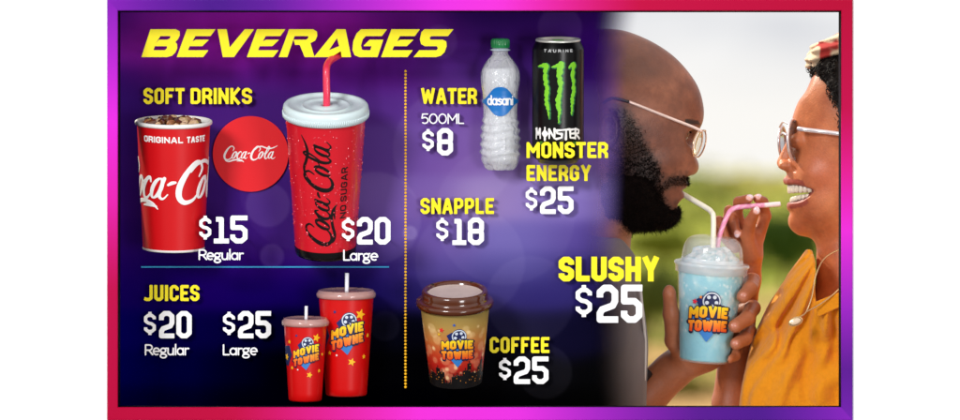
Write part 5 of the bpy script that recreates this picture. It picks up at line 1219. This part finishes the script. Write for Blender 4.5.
# necklace
no = Org(796, 330, WW - 118); nr_ = empty('necklace', no, 'gold necklace with an oval pendant lying on the mustard blouse', 'necklace')
NM = mat('necklace_gold', (224, 190, 140), rough=.25, metal=.8)
for q in ([(799, 317, WW - 124), (806, 312, WW - 122), (812, 296, WW - 118), (816, 276, WW - 106), (826, 258, WW - 80), (845, 248, WW - 60)], [(806, 312, WW - 122), (822, 303, WW - 118), (840, 288, WW - 112), (860, 262, WW - 90), (866, 245, WW - 50)]):
    P_, F_ = tube(crom(q, 10), .75, 6); part('chain', no, P_, F_, NM, nr_)
P_, F_ = sph((0, 0, 0), (7.6, 4.6, 1.6), 24, 12); a = R(-22); P_ = np.stack([P_[:, 0] * math.cos(a) - P_[:, 1] * math.sin(a) + 795.5, P_[:, 0] * math.sin(a) + P_[:, 1] * math.cos(a) + 321.5, P_[:, 2] + WW - 126], 1)
pd = part('pendant', no, P_, F_, NM, nr_)
P_, F_ = sph((0, 0, 0), (5.4, 2.9, 1.2), 20, 10); P_ = np.stack([P_[:, 0] * math.cos(a) - P_[:, 1] * math.sin(a) + 795.5, P_[:, 0] * math.sin(a) + P_[:, 1] * math.cos(a) + 321.5, P_[:, 2] + WW - 127.2], 1)
part('pendant_stone', no, P_, F_, mat('pale_stone', (236, 214, 186), rough=.15, spec=.7), pd)
# sunglasses
go = Org(792, 160, WW); gr = empty('sunglasses', go, 'round mirrored sunglasses with thick silver arms on the laughing woman', 'sunglasses')
SV = mat('silver_frame', (226, 220, 226), rough=.22, metal=.6)
for s_, c, rw, rv in ((-1, (792.5, 140, WW - 30), 21, 20), (1, (783, 142, WW + 26), 18, 16)):
    q = ring_(c, rw, rv, 16 if s_ < 0 else 12); q = [(a + (b - c[1]) * .02, b, w_) for a, b, w_ in q]
    P_, F_ = tube(q, 1.5, 10, False); rm = part('rim', go, P_, F_, SV, gr)
    lst = [sph(q[i], 1.15, 8, 6) for i in range(0, 36, 2)]; P_, F_ = join(lst); part('rim_beading', go, P_, F_, mat('dark_beading', (70, 54, 60), rough=.3), rm)
    P_ = np.array([c] + q[:-1]); P_[0, 0] -= 1.5; F_ = [(0, i, i % 36 + 1) for i in range(1, 37)]
    part('lens', go, P_, F_, mat('mirror_lens', (150, 150, 160), rough=.06, metal=.55, alpha=.88, spec=.8), gr)
for s_ in (-1, 1):
    tp = crom([(797, 129, WW + s_ * 50), (803, 130, WW + s_ * 55), (820, 132, WW + s_ * 58), (845, 135, WW + s_ * 68), (880, 138, WW + s_ * 70)], 6)
    P_, F_ = tube(tp, 2.3, 10); part('temple', go, P_, F_, SV, gr)
P_, F_ = tube(crom([(786, 135, WW - 10), (783, 133, WW), (782, 135, WW + 10)], 5), 1.2, 8); part('bridge', go, P_, F_, SV, gr)
P_, F_ = tube(crom([(788, 124, WW - 14), (783, 122, WW), (780, 127, WW + 12)], 5), 1.0, 8); part('brow_bar', go, P_, F_, SV, gr)

# ---------------- slushy cup and the straws
lt = Lathe(711.4, 270, CW, 5, 4.5); H = 92.; Rf = lambda t: 34.0 - 9.2 * np.clip(t, 0, H) / H
org = Org(705, 365, CW); root = empty('slushy_cup', org, 'clear domed cup of icy pale blue slushy held between the man and woman', 'cup')
P, F, TH, T = lt.lathe(refine([(33.0, 0), (24.6, H - 3), (23, H - 1.5), (.01, H - 1.5)], 1.2), 150)
Q3 = np.stack([np.sin(TH) * 1.6, T * .05, np.cos(TH) * 1.6], 1); n1 = fbm(Q3 * 1.6, 4); n2 = fbm(Q3 * 5 + 9, 2)
C = np.tile(np.array([140., 206, 220]), (len(P), 1)); C = mixc(C, (200, 228, 230), np.clip(.45 + n1 * 2.2 - T / 120, 0, .9)); C = mixc(C, (92, 182, 206), np.clip((T - 40) / 80, 0, .55)); C = mixc(C, (236, 244, 244), np.clip((n2 - .18) * 4, 0, .7) * (T < 62))
part('blue_slush', org, P, F, mat('blue_slush', attr=True, rough=.35, spec=.5, sss=.2, bump=.5, bscale=260, bdist=.001), root, linarr(C))
P, F, *_ = lt.lathe(refine([(34.2, -1), (25.6, H - 2), (24.8, H), (22.5, H), (22, H - 1)], 8), 96); part('cup_wall', org, P, F, mat('clear_cup', (236, 246, 250), rough=.08, alpha=.16, spec=.9, coat=1), root)
lidm = mat('frosty_lid', (232, 238, 242), rough=.16, alpha=.5, spec=.8, coat=.6, bump=.3, bscale=120)
P, F, *_ = lt.lathe([(34.2, 3), (36, 2.6), (36.2, -3.5), (37.6, -4.5), (37.8, -6.5), (36.6, -7.6), (33.6, -8), (31.5, -9), (30.8, -12)], 90); ld = part('lid_rim', org, P, F, lidm, root)
P, F, *_ = lt.lathe(crom([(30.8, -12), (30.4, -17), (29.0, -24), (26.2, -29.5), (22, -32.6), (17, -34), (11, -34.5), (7.5, -34.6)], 5), 90); part('lid_dome', org, P, F, mat('clear_dome', (232, 238, 242), rough=.08, alpha=.27, spec=1, coat=1, bump=.4, bscale=70, bdist=.002), root)
mound = refine([(33, 2), (31, -5), (27, -13), (20, -20), (11, -24), (.01, -25)], 1.1)
P, F, TH, T = lt.lathe(mound, 110, lambda Rr, TH, T: np.maximum(Rr * (1 + .0 * T), .01))
q3 = (P - P.mean(0)) * .16; dd = fbm(q3, 3)[:, None] * 5; cc_ = lt.xf(np.array([0.]), np.array([4.]), np.array([0.]))[0]; nn_ = P - cc_; nn_ /= np.linalg.norm(nn_, axis=1)[:, None]
P = P + nn_ * (dd - 1.5) * np.clip((2 - T[:, None]) / 6, 0, 1); n1 = fbm(q3 * 2.2 + 4, 3)
C = np.tile(np.array([206., 224, 230]), (len(P), 1)); C = mixc(C, (158, 204, 218), np.clip(n1 * 2.2, 0, .8)); C = mixc(C, (250, 252, 252), np.clip(-n1 * 3, 0, .9))
part('crushed_ice', org, P, F, mat('ice_white', attr=True, rough=.3, alpha=.75, spec=.7, sss=.1, bump=.8, bscale=400, bdist=.001), root, linarr(C))
movie_logo(org, lt, lambda t: Rf(t) + 1.3, 0, 43, 45, root, .33, -.04)
star(org, lt, lambda t: Rf(t) + 1.3, -15, 30, 3.4, (226, 40, 70), root); star(org, lt, lambda t: Rf(t) + 1.3, -9, 25, 2, (250, 150, 40), root); star(org, lt, lambda t: Rf(t) + 1.3, -2, 20, 2, (30, 90, 190), root)
so = Org(712, 340, CW); q = crom([(679, 191.5, MW - 2), (690, 198, MW - 9), (706, 207.5, 215), (711.5, 212, 208), (713.5, 219, CW + 2), (713, 250, CW), (712, 300, CW)], 8)
P_, F_ = tube(q, 2.7, 14); o = part('paper_straw', so, P_, F_, mat('cream_straw', (244, 240, 220), rough=.5, vary=.05)); tag(o, 'bent cream white straw from the blue slushy to the bearded man', 'straw')
so = Org(730, 340, CW); q = crom([(716, 300, CW + 6), (717.5, 250, CW + 6), (721, 232, 209), (728.5, 214.5, 219), (733, 209.5, 223), (739, 207.2, 224), (752, 206, 225), (768, 205, 226), (781, 204, 228)], 8)
P_, F_ = tube(q, 2.5, 14); c_ = np.tile(np.array([238., 150, 190]), (len(P_), 1)); c_ = mixc(c_, (248, 238, 240), np.clip((P_[:, 0] - 764) / 2, 0, 1)); c_ = mixc(c_, (250, 225, 235), .5 * (np.sin(P_[:, 0] * .9 + P_[:, 1] * .9) > .5))
o = part('paper_straw', so, P_, F_, mat('pink_straw', attr=True, rough=.45), None, linarr(c_)); tag(o, 'bent pink and white straw pinched between the fingers of the laughing woman', 'straw')
